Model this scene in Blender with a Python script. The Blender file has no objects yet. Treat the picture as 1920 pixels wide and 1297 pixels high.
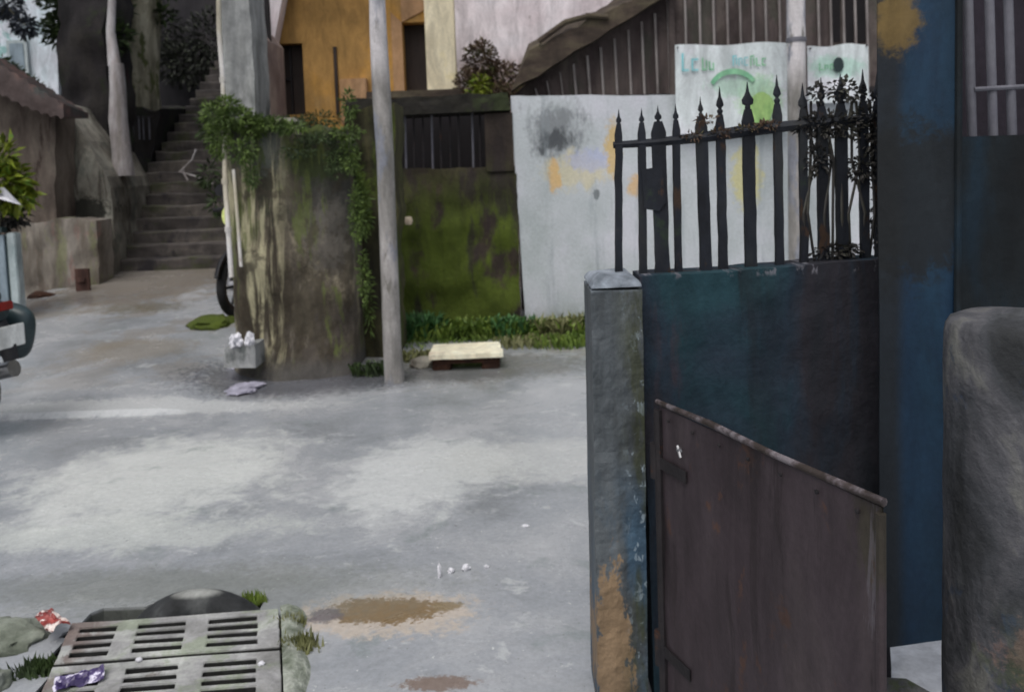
import bpy, bmesh, math, random
from mathutils import Vector, Matrix, noise
R = math.radians
rnd = random.Random(11)
S = bpy.context.scene
COL = S.collection

# ------------------------------------------------------------------ camera
F = 1500.0; PITCH = 4.0; ROLL = -2.0; SHIFT = -0.1165; CAMZ = 1.5
cd = bpy.data.cameras.new("camera"); cam = bpy.data.objects.new("camera", cd); COL.objects.link(cam)
cd.sensor_width = 36.0; cd.lens = 36.0*F/1920.0; cd.shift_y = SHIFT
cd.clip_start = 0.05; cd.clip_end = 500
CM = Matrix.Translation((0, 0, CAMZ)) @ Matrix.Rotation(R(90-PITCH), 4, 'X') @ Matrix.Rotation(R(ROLL), 4, 'Z')
cam.matrix_world = CM
cd.dof.use_dof = True; cd.dof.focus_distance = 1.25; cd.dof.aperture_fstop = 6.5
S.camera = cam

# ------------------------------------------------------------------ world, sun, exposure
SUN_EL, SUN_AZ = 62.0, 200.0
w = bpy.data.worlds.new("World"); S.world = w; w.use_nodes = True
nt = w.node_tree; bg = nt.nodes["Background"]
sky = nt.nodes.new("ShaderNodeTexSky"); sky.sky_type = 'NISHITA'; sky.sun_disc = False
sky.sun_elevation = R(SUN_EL); sky.sun_rotation = R(SUN_AZ); sky.air_density = 1.0; sky.dust_density = 5.0; sky.ozone_density = 1.0
hs = nt.nodes.new("ShaderNodeHueSaturation"); hs.inputs['Saturation'].default_value = 0.35
nt.links.new(sky.outputs[0], hs.inputs['Color']); nt.links.new(hs.outputs[0], bg.inputs[0])
bg.inputs[1].default_value = 0.13
sl = bpy.data.lights.new("sun", 'SUN'); sl.energy = 0.7; sl.angle = R(25); sl.color = (1.0, 0.97, 0.93)
sun = bpy.data.objects.new("sun", sl); COL.objects.link(sun)
sun.rotation_euler = (R(90-SUN_EL), 0, R(180-SUN_AZ)); sun.location = (0, 0, 12)
S.view_settings.view_transform = 'Standard'; S.view_settings.look = 'None'
S.view_settings.exposure = 0.16; S.view_settings.gamma = 1.0
S.view_settings.use_curve_mapping = False
S.cycles.max_bounces = 5
S.cycles.use_denoising = True

# ------------------------------------------------------------------ measuring helpers (photo pixel -> real point at a real distance)
def ray(px, py):
    v = Vector(((px-960)/F, -(py-648.5)/F + SHIFT*1920/F, -1.0))
    return (CM.to_3x3() @ v).normalized()
def P(px, py, d):                       # point on the plane y = d
    r = ray(px, py); t = d/r.y
    return Vector((0, 0, CAMZ)) + r*t
def G(px, py, z=0.0):                   # point on the plane z
    r = ray(px, py); t = (z-CAMZ)/r.z
    return Vector((0, 0, CAMZ)) + r*t

# ------------------------------------------------------------------ materials
def srgb(c):
    return tuple(((x/255.0)/12.92 if x/255.0 <= 0.04045 else ((x/255.0+0.055)/1.055)**2.4) for x in c) + (1.0,)
def nod(t, kind, **kw):
    n = t.nodes.new(kind)
    for k, v in kw.items(): setattr(n, k, v)
    return n
def mat(name, stops, scale=(3, 3, 3), detail=6.0, rough=0.75, bump=0.25, bscale=25.0, layers=(), metal=0.0, coord='pos', spec=0.4, dist=0.3, rvar=0.0, nrough=0.6, dirt=(8, 8, 2.6)):
    """stops: [(pos, sRGB of the surface itself)], layers: dicts of stains, growths or painted shade with shapes of their own"""
    m = bpy.data.materials.new(name); m.use_nodes = True
    t = m.node_tree; b = t.nodes["Principled BSDF"]; L = t.links.new
    if coord == 'pos':
        src = nod(t, "ShaderNodeNewGeometry").outputs['Position']
    else:
        src = nod(t, "ShaderNodeTexCoord").outputs['Object']
    def noisefac(sc, det, dd=0.3, off=0.0, ro=0.6):
        mp = nod(t, "ShaderNodeMapping"); mp.inputs['Scale'].default_value = sc; mp.inputs['Location'].default_value = (off, off*1.7, off*.6)
        L(src, mp.inputs[0])
        n = nod(t, "ShaderNodeTexNoise"); n.inputs['Scale'].default_value = 1.0; n.inputs['Detail'].default_value = det
        n.inputs['Roughness'].default_value = ro; n.inputs['Distortion'].default_value = dd
        L(mp.outputs[0], n.inputs['Vector']); return n
    n0 = noisefac(scale, detail, dist, ro=nrough)
    cr = nod(t, "ShaderNodeValToRGB"); el = cr.color_ramp.elements
    while len(el) > 1: el.remove(el[-1])
    CT = lambda p: max(0.0, min(1.0, .5+(p-.5)*.72))
    el[0].position = CT(stops[0][0]); el[0].color = srgb(stops[0][1])
    for p, c in stops[1:]:
        e = el.new(CT(p)); e.color = srgb(c)
    L(n0.outputs[0], cr.inputs[0]); cur = cr.outputs[0]
    for i, ly in enumerate(layers):
        if 'crack' in ly:
            nn = noisefac((2.2, 2.2, 2.2), 6, 0.4, 3.1*i)
            mx = nod(t, "ShaderNodeVectorMath", operation='MULTIPLY_ADD'); L(nn.outputs[1], mx.inputs[0]); mx.inputs[1].default_value = (.5, .5, .5); L(src, mx.inputs[2])
            vo = nod(t, "ShaderNodeTexVoronoi", feature='DISTANCE_TO_EDGE'); vo.inputs['Scale'].default_value = ly['crack']; L(mx.outputs[0], vo.inputs['Vector'])
            mr = nod(t, "ShaderNodeMapRange"); L(vo.outputs['Distance'], mr.inputs[0]); mr.inputs[1].default_value = ly['w']; mr.inputs[2].default_value = 0; mr.inputs[3].default_value = 0; mr.inputs[4].default_value = ly['amt']
            n2 = noisefac((.9, .9, .9), 3, 0, 17.0); m2 = nod(t, "ShaderNodeMapRange"); L(n2.outputs[0], m2.inputs[0]); m2.inputs[1].default_value = .45; m2.inputs[2].default_value = .55
            mu = nod(t, "ShaderNodeMath", operation='MULTIPLY'); L(mr.outputs[0], mu.inputs[0]); L(m2.outputs[0], mu.inputs[1]); fac = mu.outputs[0]
        elif 'blob' in ly:
            c = ly['blob']; r = ly['r']
            nn = noisefac(ly.get('scale', (6, 6, 6)), 6, 0.2, 3.1*i, .72)
            mx = nod(t, "ShaderNodeVectorMath", operation='MULTIPLY_ADD')
            a = ly.get('warp', 0.25)
            L(nn.outputs[1], mx.inputs[0]); mx.inputs[1].default_value = (a, a, a); L(src, mx.inputs[2])
            sb = nod(t, "ShaderNodeVectorMath", operation='SUBTRACT'); L(mx.outputs[0], sb.inputs[0])
            sb.inputs[1].default_value = (c[0]+a*.5, c[1]+a*.5, c[2]+a*.5)
            dv = nod(t, "ShaderNodeVectorMath", operation='DIVIDE'); L(sb.outputs[0], dv.inputs[0]); dv.inputs[1].default_value = r
            ln = nod(t, "ShaderNodeVectorMath", operation='LENGTH'); L(dv.outputs[0], ln.inputs[0])
            sc4 = tuple(q*ly.get('fray_scale', 4.0) for q in ly.get('scale', (6, 6, 6)))
            nf = noisefac(sc4, 4, 0.5, 7.7+i, .7); fr = ly.get('fray', 1.6)
            af = nod(t, "ShaderNodeMath", operation='MULTIPLY_ADD'); L(nf.outputs[0], af.inputs[0]); af.inputs[1].default_value = fr; L(ln.outputs['Value'], af.inputs[2])
            ag = nod(t, "ShaderNodeMath", operation='SUBTRACT'); L(af.outputs[0], ag.inputs[0]); ag.inputs[1].default_value = fr*.5
            mr = nod(t, "ShaderNodeMapRange", interpolation_type='SMOOTHSTEP'); L(ag.outputs[0], mr.inputs[0])
            s = ly.get('soft', 0.35)*.6
            mr.inputs[1].default_value = 1.0+s; mr.inputs[2].default_value = 1.0-s; mr.inputs[3].default_value = 0; mr.inputs[4].default_value = ly.get('amt', 0.9)
            fac = mr.outputs[0]
        else:
            nn = noisefac(ly.get('scale', (3, 3, 3)), ly.get('detail', 6), ly.get('dist', .3), 5.3*(i+1), .68)
            mid_, hf_ = (ly['lo']+ly['hi'])/2, (ly['hi']-ly['lo'])*.32
            mr = nod(t, "ShaderNodeMapRange", interpolation_type='SMOOTHSTEP'); L(nn.outputs[0], mr.inputs[0])
            mr.inputs[1].default_value = mid_-hf_; mr.inputs[2].default_value = mid_+hf_; mr.inputs[3].default_value = 0; mr.inputs[4].default_value = ly.get('amt', 1.0)
            fac = mr.outputs[0]
            for ax in 'xyz':
                if ax in ly:
                    a0, a1 = ly[ax]
                    sp = nod(t, "ShaderNodeSeparateXYZ"); L(src, sp.inputs[0])
                    ad = nod(t, "ShaderNodeMath", operation='MULTIPLY_ADD'); L(nn.outputs[0], ad.inputs[0]); ad.inputs[1].default_value = ly.get('wob', 0.3)
                    L(sp.outputs['XYZ'.index(ax.upper())], ad.inputs[2])
                    m2 = nod(t, "ShaderNodeMapRange", interpolation_type='SMOOTHSTEP'); L(ad.outputs[0], m2.inputs[0])
                    m2.inputs[1].default_value = a0+ly.get('wob', .3)*.5; m2.inputs[2].default_value = a1+ly.get('wob', .3)*.5
                    mu = nod(t, "ShaderNodeMath", operation='MULTIPLY'); L(fac, mu.inputs[0]); L(m2.outputs[0], mu.inputs[1]); fac = mu.outputs[0]
        mi = nod(t, "ShaderNodeMix", data_type='RGBA'); L(fac, mi.inputs[0]); L(cur, mi.inputs[6]); mi.inputs[7].default_value = srgb(ly['col'])
        cur = mi.outputs[2]
    # fine grain over everything
    ng = noisefac((bscale*2.2,)*3, 3, 0.0, 9.0)
    mg = nod(t, "ShaderNodeMapRange"); L(ng.outputs[0], mg.inputs[0]); mg.inputs[1].default_value = .3; mg.inputs[2].default_value = .7; mg.inputs[3].default_value = .9; mg.inputs[4].default_value = 1.08
    dsc = dirt if dirt else (1, 1, 1)
    nd = noisefac(dsc, 5, 0.6, 21.0, .68); md = nod(t, "ShaderNodeMapRange"); L(nd.outputs[0], md.inputs[0]); md.inputs[1].default_value = .36; md.inputs[2].default_value = .62
    md.inputs[3].default_value = .74 if dirt else 1.0; md.inputs[4].default_value = 1.12 if dirt else 1.0
    mm = nod(t, "ShaderNodeMath", operation='MULTIPLY'); L(mg.outputs[0], mm.inputs[0]); L(md.outputs[0], mm.inputs[1])
    vm = nod(t, "ShaderNodeVectorMath", operation='SCALE'); L(cur, vm.inputs[0]); L(mm.outputs[0], vm.inputs['Scale'])
    L(vm.outputs[0], b.inputs['Base Color'])
    b.inputs['Roughness'].default_value = rough; b.inputs['Metallic'].default_value = metal
    b.inputs['Specular IOR Level'].default_value = spec
    if rvar:
        m3 = nod(t, "ShaderNodeMapRange"); L(n0.outputs[0], m3.inputs[0]); m3.inputs[1].default_value = .35; m3.inputs[2].default_value = .65
        m3.inputs[3].default_value = rough-rvar; m3.inputs[4].default_value = rough+rvar; L(m3.outputs[0], b.inputs['Roughness'])
    if bump:
        nb = noisefac((bscale,)*3, 6, 0.1, 2.0)
        ad = nod(t, "ShaderNodeMath", operation='MULTIPLY_ADD'); L(n0.outputs[0], ad.inputs[0]); ad.inputs[1].default_value = 2.0; L(nb.outputs[0], ad.inputs[2])
        bp = nod(t, "ShaderNodeBump"); bp.inputs['Strength'].default_value = bump; bp.inputs['Distance'].default_value = 0.02
        L(ad.outputs[0], bp.inputs['Height']); L(bp.outputs[0], b.inputs['Normal'])
    return m

# ------------------------------------------------------------------ mesh helpers
class MB:
    def __init__(s): s.v = []; s.f = []
    def add(s, vs, fs):
        o = len(s.v); s.v += [Vector(v) for v in vs]; s.f += [tuple(i+o for i in f) for f in fs]; return s
    def box(s, a, b, M=None):
        x0, y0, z0 = a; x1, y1, z1 = b
        vs = [Vector(p) for p in ((x0,y0,z0),(x1,y0,z0),(x1,y1,z0),(x0,y1,z0),(x0,y0,z1),(x1,y0,z1),(x1,y1,z1),(x0,y1,z1))]
        if M: vs = [M @ v for v in vs]
        return s.add(vs, [(0,3,2,1),(4,5,6,7),(0,1,5,4),(1,2,6,5),(2,3,7,6),(3,0,4,7)])
    def tube(s, pts, rad, n=10, squash=1.0):
        pts = [Vector(p) for p in pts]
        rad = rad if isinstance(rad, (list, tuple)) else [rad]*len(pts)
        rings = []; prev = None
        for i, p in enumerate(pts):
            t = (pts[min(i+1, len(pts)-1)]-pts[max(i-1, 0)]).normalized()
            if prev is None:
                u = t.orthogonal().normalized()
            else:
                u = (prev - t*prev.dot(t)).normalized()
            prev = u; w_ = t.cross(u)
            rings.append([p+(u*math.cos(2*math.pi*k/n)+w_*math.sin(2*math.pi*k/n)*squash)*rad[i] for k in range(n)])
        vs = [v for r in rings for v in r]; fs = []
        for i in range(len(rings)-1):
            for k in range(n):
                fs.append((i*n+k, i*n+(k+1) % n, (i+1)*n+(k+1) % n, (i+1)*n+k))
        fs.append(tuple(range(n))[::-1]); fs.append(tuple((len(rings)-1)*n+k for k in range(n)))
        return s.add(vs, fs)
    def lathe(s, prof, n=20, M=None, closed=False):
        vs = []; fs = []
        for r, z in prof:
            for k in range(n):
                a = 2*math.pi*k/n; vs.append(Vector((r*math.cos(a), r*math.sin(a), z)))
        m = len(prof)
        for i in range(m-1 if not closed else m):
            j = (i+1) % m
            for k in range(n): fs.append((i*n+k, i*n+(k+1) % n, j*n+(k+1) % n, j*n+k))
        if not closed:
            fs.append(tuple(range(n))[::-1]); fs.append(tuple((m-1)*n+k for k in range(n)))
        if M: vs = [M @ v for v in vs]
        return s.add(vs, fs)
    def prism(s, poly, vec):
        n = len(poly); poly = [Vector(p) for p in poly]; vec = Vector(vec)
        vs = poly+[p+vec for p in poly]
        fs = [tuple(range(n)), tuple(range(2*n-1, n-1, -1))]+[(i, i+n, (i+1) % n+n, (i+1) % n) for i in range(n)]
        return s.add(vs, fs)
    def build(s, name, m, parent=None, smooth=False, bevel=0.0):
        off = parent_origin(parent)
        own = Vector((0, 0, 0))
        if parent is None and s.v:
            xs = [v.x for v in s.v]; ys = [v.y for v in s.v]
            own = Vector(((min(xs)+max(xs))/2, (min(ys)+max(ys))/2, min(v.z for v in s.v)))
        me = bpy.data.meshes.new(name)
        me.from_pydata([v-off-own for v in s.v], [], s.f); me.update()
        bm = bmesh.new(); bm.from_mesh(me); bmesh.ops.recalc_face_normals(bm, faces=bm.faces)
        if bevel:
            es = [e for e in bm.edges if len(e.link_faces) == 2 and e.calc_face_angle(0) > .6]
            bmesh.ops.bevel(bm, geom=es, offset=bevel, segments=2, affect='EDGES', clamp_overlap=True)
        if smooth:
            for e in bm.edges:
                if len(e.link_faces) == 2 and e.calc_face_angle(0) > .85: e.smooth = False
        bm.to_mesh(me); bm.free()
        if smooth:
            for p in me.polygons: p.use_smooth = True
        me.materials.append(m)
        o = bpy.data.objects.new(name, me); COL.objects.link(o)
        if parent is not None: o.parent = parent
        else: o.location = own
        return o
def parent_origin(p):
    v = Vector((0, 0, 0))
    while p is not None: v = v+p.location; p = p.parent
    return v
def tag(o, label, cat, group=None):
    o['label'] = label; o['category'] = cat
    if group: o['group'] = group
    return o
def thing(name, label, cat, loc=(0, 0, 0), group=None):
    o = bpy.data.objects.new(name, None); COL.objects.link(o); o.location = loc; o.empty_display_size = .2
    return tag(o, label, cat, group)
def struct(o): o['kind'] = 'structure'; return o
def rough_slab(mb, c00, c10, c11, c01, depth, nx, nz, amp, seed=0.0, fs=2.0, capamp=None):
    """gridded front face between four corners (bottom-left, bottom-right, top-right, top-left), displaced by noise, with real thickness behind"""
    c00, c10, c11, c01 = map(Vector, (c00, c10, c11, c01)); dv = Vector(depth); N = dv.normalized()
    g = []
    for j in range(nz+1):
        for i in range(nx+1):
            u, v = i/nx, j/nz
            p = (c00*(1-u)+c10*u)*(1-v)+(c01*(1-u)+c11*u)*v
            q = p*fs+Vector((seed, seed, seed))
            dd = noise.fractal(q, 1.0, 2.0, 5)*amp
            p = p-N*dd
            if j == nz: p.z += noise.fractal(p*4+Vector((seed, 0, 0)), 1.0, 2.0, 4)*(capamp if capamp is not None else amp)
            if i in (0, nx): p.x += noise.fractal(p*3.3+Vector((seed, 3, 0)), 1.0, 2.0, 4)*(capamp if capamp is not None else amp)*.6
            g.append(p)
    k = len(g); vs = g+[p+dv for p in g]; W = nx+1; fs_ = []
    for j in range(nz):
        for i in range(nx):
            a = j*W+i; fs_.append((a, a+1, a+W+1, a+W)); fs_.append((k+a, k+a+W, k+a+W+1, k+a+1))
    for i in range(nx):
        fs_.append((i, k+i, k+i+1, i+1)); a = nz*W+i; fs_.append((a, a+1, k+a+1, k+a))
    for j in range(nz):
        a = j*W; fs_.append((a, a+W, k+a+W, k+a)); a = j*W+nx; fs_.append((a, k+a, k+a+W, a+W))
    return mb.add(vs, fs_)
def leaf(mb, p, direction, up, ln, wd, bend=.3):
    d = direction.normalized(); s = d.cross(up)
    if s.length < 1e-3: s = d.orthogonal()
    s.normalize(); n = s.cross(d)
    a = p; m = p+d*ln*.5+n*ln*bend*.25; e = p+d*ln-n*ln*bend*.3
    mb.add([a, m+s*wd*.5, e, m-s*wd*.5], [(0, 1, 2), (0, 2, 3)])
def clump(mb, c, r, n, ln, wd, rg, drop=0.0):
    for _ in range(n):
        v = Vector((rg.gauss(0, 1), rg.gauss(0, 1), rg.gauss(0, 1))).normalized()
        k = rg.random()**.4
        p = Vector(c)+Vector((v.x*r[0], v.y*r[1], v.z*r[2]))*k
        d = (v+Vector((rg.uniform(-.6, .6), rg.uniform(-.6, .6), rg.uniform(-.3, .6)-drop)))
        leaf(mb, p, d, Vector((rg.uniform(-1, 1), rg.uniform(-1, 1), 1)), ln*rg.uniform(.6, 1.3), wd*rg.uniform(.6, 1.3))
def leafmat(name, c1, c2, c3=None):
    st = [(.3, c1), (.5, c2), (.7, c3 or c2)]
    m = mat(name, st, scale=(9, 9, 9), rough=.6, bump=0, bscale=12, dirt=None)
    return m

# ------------------------------------------------------------------ materials in use
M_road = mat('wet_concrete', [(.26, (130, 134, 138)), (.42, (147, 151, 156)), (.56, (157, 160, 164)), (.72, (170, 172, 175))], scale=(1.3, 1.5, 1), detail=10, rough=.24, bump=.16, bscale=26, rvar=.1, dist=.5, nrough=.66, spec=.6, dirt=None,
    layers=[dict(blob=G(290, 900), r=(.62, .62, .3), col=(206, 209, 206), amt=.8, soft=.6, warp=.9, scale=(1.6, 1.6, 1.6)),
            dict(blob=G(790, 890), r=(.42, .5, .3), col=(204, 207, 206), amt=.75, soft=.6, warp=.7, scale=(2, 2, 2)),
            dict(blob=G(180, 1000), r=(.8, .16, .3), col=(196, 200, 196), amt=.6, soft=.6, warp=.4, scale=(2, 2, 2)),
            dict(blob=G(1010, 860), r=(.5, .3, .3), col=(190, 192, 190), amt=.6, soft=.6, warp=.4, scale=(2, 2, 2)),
            dict(col=(196, 199, 199), scale=(5.5, 6.5, 4), lo=.55, hi=.68, amt=.45, detail=10),
            dict(col=(110, 122, 120), scale=(2.3, 2.6, 2), lo=.56, hi=.7, amt=.4, detail=9),
            dict(col=(104, 106, 106), scale=(55, 55, 40), lo=.64, hi=.72, amt=.6, detail=3), dict(col=(214, 216, 214), scale=(38, 38, 40), lo=.67, hi=.74, amt=.7, detail=3),
            dict(col=(26, 28, 27), scale=(8, 8, 8), lo=0, hi=.1, amt=.95, z=(-.004, -.014), wob=.004),  # pit dirt below road level, coloured dark to stand in for shade
            dict(col=(138, 132, 124), scale=(1.1, 1.6, 1), lo=.5, hi=.6, amt=.55, y=(4.9, 6.5)),
            dict(blob=G(310, 585), r=(1.1, 1.5, .9), col=(128, 120, 110), amt=.85, soft=.4, warp=.5, scale=(1.5, 1.5, 1.5)),
            dict(blob=G(270, 632), r=(.5, .22, .5), col=(104, 98, 82), amt=.7, soft=.5),
            dict(blob=G(250, 690), r=(.5, .3, .5), col=(134, 126, 112), amt=.6, soft=.5),
            dict(blob=G(850, 690), r=(1.1, .42, .3), col=(92, 92, 88), amt=.7, soft=.5),  # here and next: dirt and contact shade painted at wall and pole feet
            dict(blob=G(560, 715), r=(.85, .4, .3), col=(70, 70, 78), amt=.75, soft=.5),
            dict(blob=G(725, 1148), r=(.30, .135, .3), col=(186, 174, 160), amt=.8, soft=.35, warp=.16, scale=(7, 7, 7)),
            dict(blob=G(722, 1143), r=(.195, .085, .3), col=(122, 102, 72), amt=.97, soft=.2, warp=.12, scale=(11, 11, 11)),
            dict(blob=G(838, 1136), r=(.055, .028, .3), col=(128, 112, 84), amt=.9, soft=.3, warp=.05, scale=(14, 14, 14)),
            dict(blob=G(612, 1152), r=(.06, .045, .3), col=(98, 92, 98), amt=.85, soft=.4, warp=.06, scale=(12, 12, 12)),
            dict(blob=G(822, 1280), r=(.11, .032, .3), col=(118, 100, 88), amt=.85, soft=.4, warp=.06, scale=(12, 12, 12)),
            dict(col=(92, 76, 52), scale=(26, 26, 20), lo=.54, hi=.64, amt=.0),
            dict(blob=G(250, 1095), r=(.7, .12, .3), col=(112, 116, 114), amt=.5, soft=.8),
            dict(blob=G(400, 1110), r=(.8, .2, .3), col=(118, 122, 116), amt=.45, soft=.8),
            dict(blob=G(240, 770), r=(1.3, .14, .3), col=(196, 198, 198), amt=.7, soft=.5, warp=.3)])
M_step = mat('worn_stair_concrete', [(.3, (52, 48, 46)), (.5, (76, 71, 69)), (.7, (98, 92, 86))], scale=(2, 2, 4), rough=.85,
    layers=[dict(col=(62, 66, 40), scale=(2, 3, 3), lo=.5, hi=.68, amt=.7), dict(col=(38, 36, 42), scale=(3, 1.5, 1.5), lo=.55, hi=.68, amt=.8)])
M_apron = mat('alley_concrete', [(.3, (110, 106, 98)), (.5, (136, 133, 126)), (.7, (156, 156, 150))], scale=(1.6, 1.2, 1), rough=.6, rvar=.1)
M_block = mat('streaked_masonry', [(.3, (54, 48, 40)), (.42, (84, 77, 66)), (.54, (112, 104, 88)), (.66, (136, 128, 110))], scale=(6, 3, 1.7), detail=8, rough=.9, bump=.6, bscale=14, dist=.25,
    layers=[dict(col=(48, 40, 28), scale=(3.2, 3, .8), lo=.46, hi=.6, amt=.85, z=(1.25, .6), wob=.8),
            dict(blob=P(560, 620, 6.0), r=(.38, .9, .6), col=(52, 46, 36), amt=.8, soft=.5),
            dict(blob=P(610, 290, 6.0), r=(.56, .9, .62), col=(54, 54, 42), amt=.93, soft=.35, warp=.45, scale=(3, 3, 3)),
            dict(blob=P(470, 250, 6.0), r=(.3, .9, .3), col=(84, 90, 84), amt=.8, soft=.4, warp=.3),
            dict(col=(74, 68, 62), scale=(3, 3, 1.2), lo=.42, hi=.56, amt=.8, x=(-1.85, -1.6), wob=.3),
            dict(col=(62, 74, 34), scale=(5, 5, 3), lo=.52, hi=.62, amt=.75, z=(.9, 1.4), wob=.5),
            dict(blob=P(640, 350, 6.0), r=(.3, .9, .4), col=(62, 62, 58), amt=.8, soft=.3, warp=.4),
            dict(blob=P(600, 300, 6.0), r=(.3, .8, .15), col=(48, 58, 24), amt=.85, soft=.5, warp=.35),
            dict(blob=P(620, 440, 6.0), r=(.26, .8, .26), col=(94, 90, 84), amt=.7, soft=.4, warp=.2),
            dict(col=(196, 190, 156), scale=(9, 2, .8), lo=.44, hi=.62, amt=.7, x=(-1.6, -1.9), wob=.3), dict(col=(86, 96, 48), scale=(7, 3, .9), lo=.54, hi=.64, amt=.7), dict(col=(118, 112, 102), scale=(6, 3, 1.0), lo=.56, hi=.68, amt=.6), dict(col=(66, 60, 50), scale=(4, 3, 3.5), lo=.5, hi=.62, amt=.75),
            dict(col=(70, 68, 66), scale=(3, 3, 1.5), lo=.35, hi=.5, amt=.9, z=(.18, .05), wob=.2)])
M_mosswall = mat('mossy_wall', [(.3, (40, 34, 32)), (.5, (56, 48, 42)), (.7, (74, 66, 50))], scale=(3, 2, 1.4), rough=.95, bump=.5,
    layers=[dict(col=(74, 88, 24), scale=(2.6, 2, 1.3), lo=.32, hi=.5, amt=.92, z=(1.7, .9), wob=.9), dict(col=(74, 86, 34), scale=(7, 3, 3), lo=.54, hi=.7, amt=.8, z=(1.0, .1), wob=.8),
            dict(col=(44, 36, 40), scale=(4, 2, .8), lo=.5, hi=.65, amt=.7)])
M_mosscol = mat('mossy_column', [(.3, (40, 38, 28)), (.5, (62, 60, 40)), (.7, (84, 82, 52))], scale=(8, 3, 1.2), rough=.95, bump=.5,
    layers=[dict(blob=P(660, 370, 6.6), r=(.17, .6, .3), col=(98, 118, 48), amt=.85, warp=.2),
            dict(col=(74, 86, 34), scale=(6, 3, 1.4), lo=.5, hi=.62, amt=.8)])
M_darkiron = mat('dark_iron', [(.3, (26, 24, 28)), (.6, (44, 40, 42))], scale=(6, 6, 6), rough=.6, metal=.2,
    layers=[dict(col=(74, 48, 34), scale=(12, 12, 9), lo=.58, hi=.68, amt=.7)])
M_white = mat('stained_white_plaster', dirt=None, stops= [(.3, (176, 184, 186)), (.5, (190, 196, 200)), (.7, (202, 204, 212))], scale=(1.5, 1, 1.2), rough=.8, bump=.18,
    layers=[dict(blob=P(1040, 245, 7.6), r=(.25, .9, .24), col=(112, 116, 120), amt=.8, soft=.8, warp=.75, scale=(5, 5, 2.5)),
            dict(blob=P(1040, 270, 7.6), r=(.15, .9, .11), col=(66, 70, 74), amt=.85, soft=.6, warp=.5, scale=(7, 7, 3)),
            dict(blob=P(1075, 322, 7.6), r=(.27, .9, .15), col=(208, 198, 160), amt=.65, soft=.6, warp=.5, scale=(5, 5, 3)),
            dict(blob=P(1040, 330, 7.6), r=(.05, .6, .17), col=(214, 176, 116), amt=.8, soft=.5, warp=.2),
            dict(blob=P(1105, 300, 7.6), r=(.22, .6, .1), col=(170, 178, 212), amt=.6, soft=.4, warp=.2),
            dict(blob=P(1150, 280, 7.6), r=(.07, .6, .26), col=(208, 176, 106), amt=.8, soft=.5, warp=.3),
            dict(blob=P(1400, 330, 7.6), r=(.14, .6, .3), col=(204, 198, 140), amt=.8, soft=.4, warp=.2),
            dict(blob=P(1195, 350, 7.6), r=(.1, .6, .1), col=(214, 176, 120), amt=.8, soft=.5, warp=.2),
            dict(blob=P(1118, 365, 7.6), r=(.03, .6, .05), col=(90, 96, 98), amt=.8, soft=.3, warp=.03),
            dict(col=(120, 128, 128), scale=(6, 2, 1.2), lo=.54, hi=.66, amt=.75, x=(-.1, -.35), wob=.3),
            dict(col=(140, 150, 156), scale=(5, 2, .5), lo=.52, hi=.7, amt=.5),
            dict(col=(120, 128, 110), scale=(5, 2, 2), lo=.4, hi=.6, amt=.7, z=(.28, .0), wob=.25)])
M_ochre = mat('ochre_paint', [(.3, (150, 116, 64)), (.5, (174, 134, 76)), (.7, (200, 148, 62))], scale=(1.3, 1, 1), rough=.8, bump=.1,
    layers=[dict(col=(150, 128, 92), scale=(2, 2, 1), lo=.52, hi=.7, amt=.5)])
M_cream = mat('cream_paint', [(.3, (206, 194, 164)), (.6, (224, 214, 186)), (.75, (222, 206, 140))], scale=(1.5, 1, 1.2), rough=.8, bump=.08)
M_peach = mat('peach_reveal', [(.3, (160, 124, 88)), (.7, (190, 152, 116))], scale=(2, 2, 2), rough=.8, bump=.08)
M_pinkwhite = mat('pinkish_white_wall', [(.3, (220, 208, 212)), (.55, (232, 224, 228)), (.75, (238, 234, 240))], scale=(1.3, 1, 1.3), rough=.85, bump=.1,
    layers=[dict(col=(158, 148, 146), scale=(6, 3, 5), lo=.62, hi=.74, amt=.7), dict(col=(128, 104, 96), scale=(2, 2, 2), lo=.35, hi=.6, amt=.8, z=(3.0, 2.75), wob=.2)])
M_door = mat('dark_doorway', [(.3, (30, 22, 20)), (.6, (48, 38, 34))], scale=(8, 3, 1), rough=.7, bump=.2)
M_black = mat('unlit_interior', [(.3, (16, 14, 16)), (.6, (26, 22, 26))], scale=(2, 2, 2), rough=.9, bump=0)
M_shed = mat('weathered_brown_sheet', [(.3, (66, 56, 56)), (.5, (84, 74, 72)), (.7, (98, 90, 84))], scale=(4, 1, .8), rough=.8, bump=.3,
    layers=[dict(col=(58, 62, 52), scale=(2, 2, 1), lo=.5, hi=.66, amt=.6), dict(col=(52, 42, 40), scale=(3, 1, 2), lo=.5, hi=.66, amt=.6)])
M_batten = mat('pale_batten', [(.3, (126, 118, 116)), (.6, (152, 146, 144))], scale=(3, 3, 2), rough=.7, bump=.1)
M_beam = mat('old_dark_timber', [(.3, (52, 44, 38)), (.5, (70, 60, 52)), (.7, (90, 82, 66))], scale=(1.5, 5, 5), rough=.9, bump=.4)
M_pole = mat('grey_concrete_pole', [(.3, (118, 116, 112)), (.5, (146, 143, 140)), (.7, (172, 168, 166))], scale=(7, 7, 1.8), rough=.8, bump=.3,
    layers=[dict(col=(214, 210, 212), scale=(3, 3, .8), lo=.25, hi=.45, amt=.85, z=(2.1, 2.4), wob=.3), dict(col=(86, 84, 74), scale=(9, 9, 2.2), lo=.57, hi=.66, amt=.7), dict(col=(128, 134, 150), scale=(5, 5, 1.5), lo=.5, hi=.62, amt=.6)])
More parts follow.
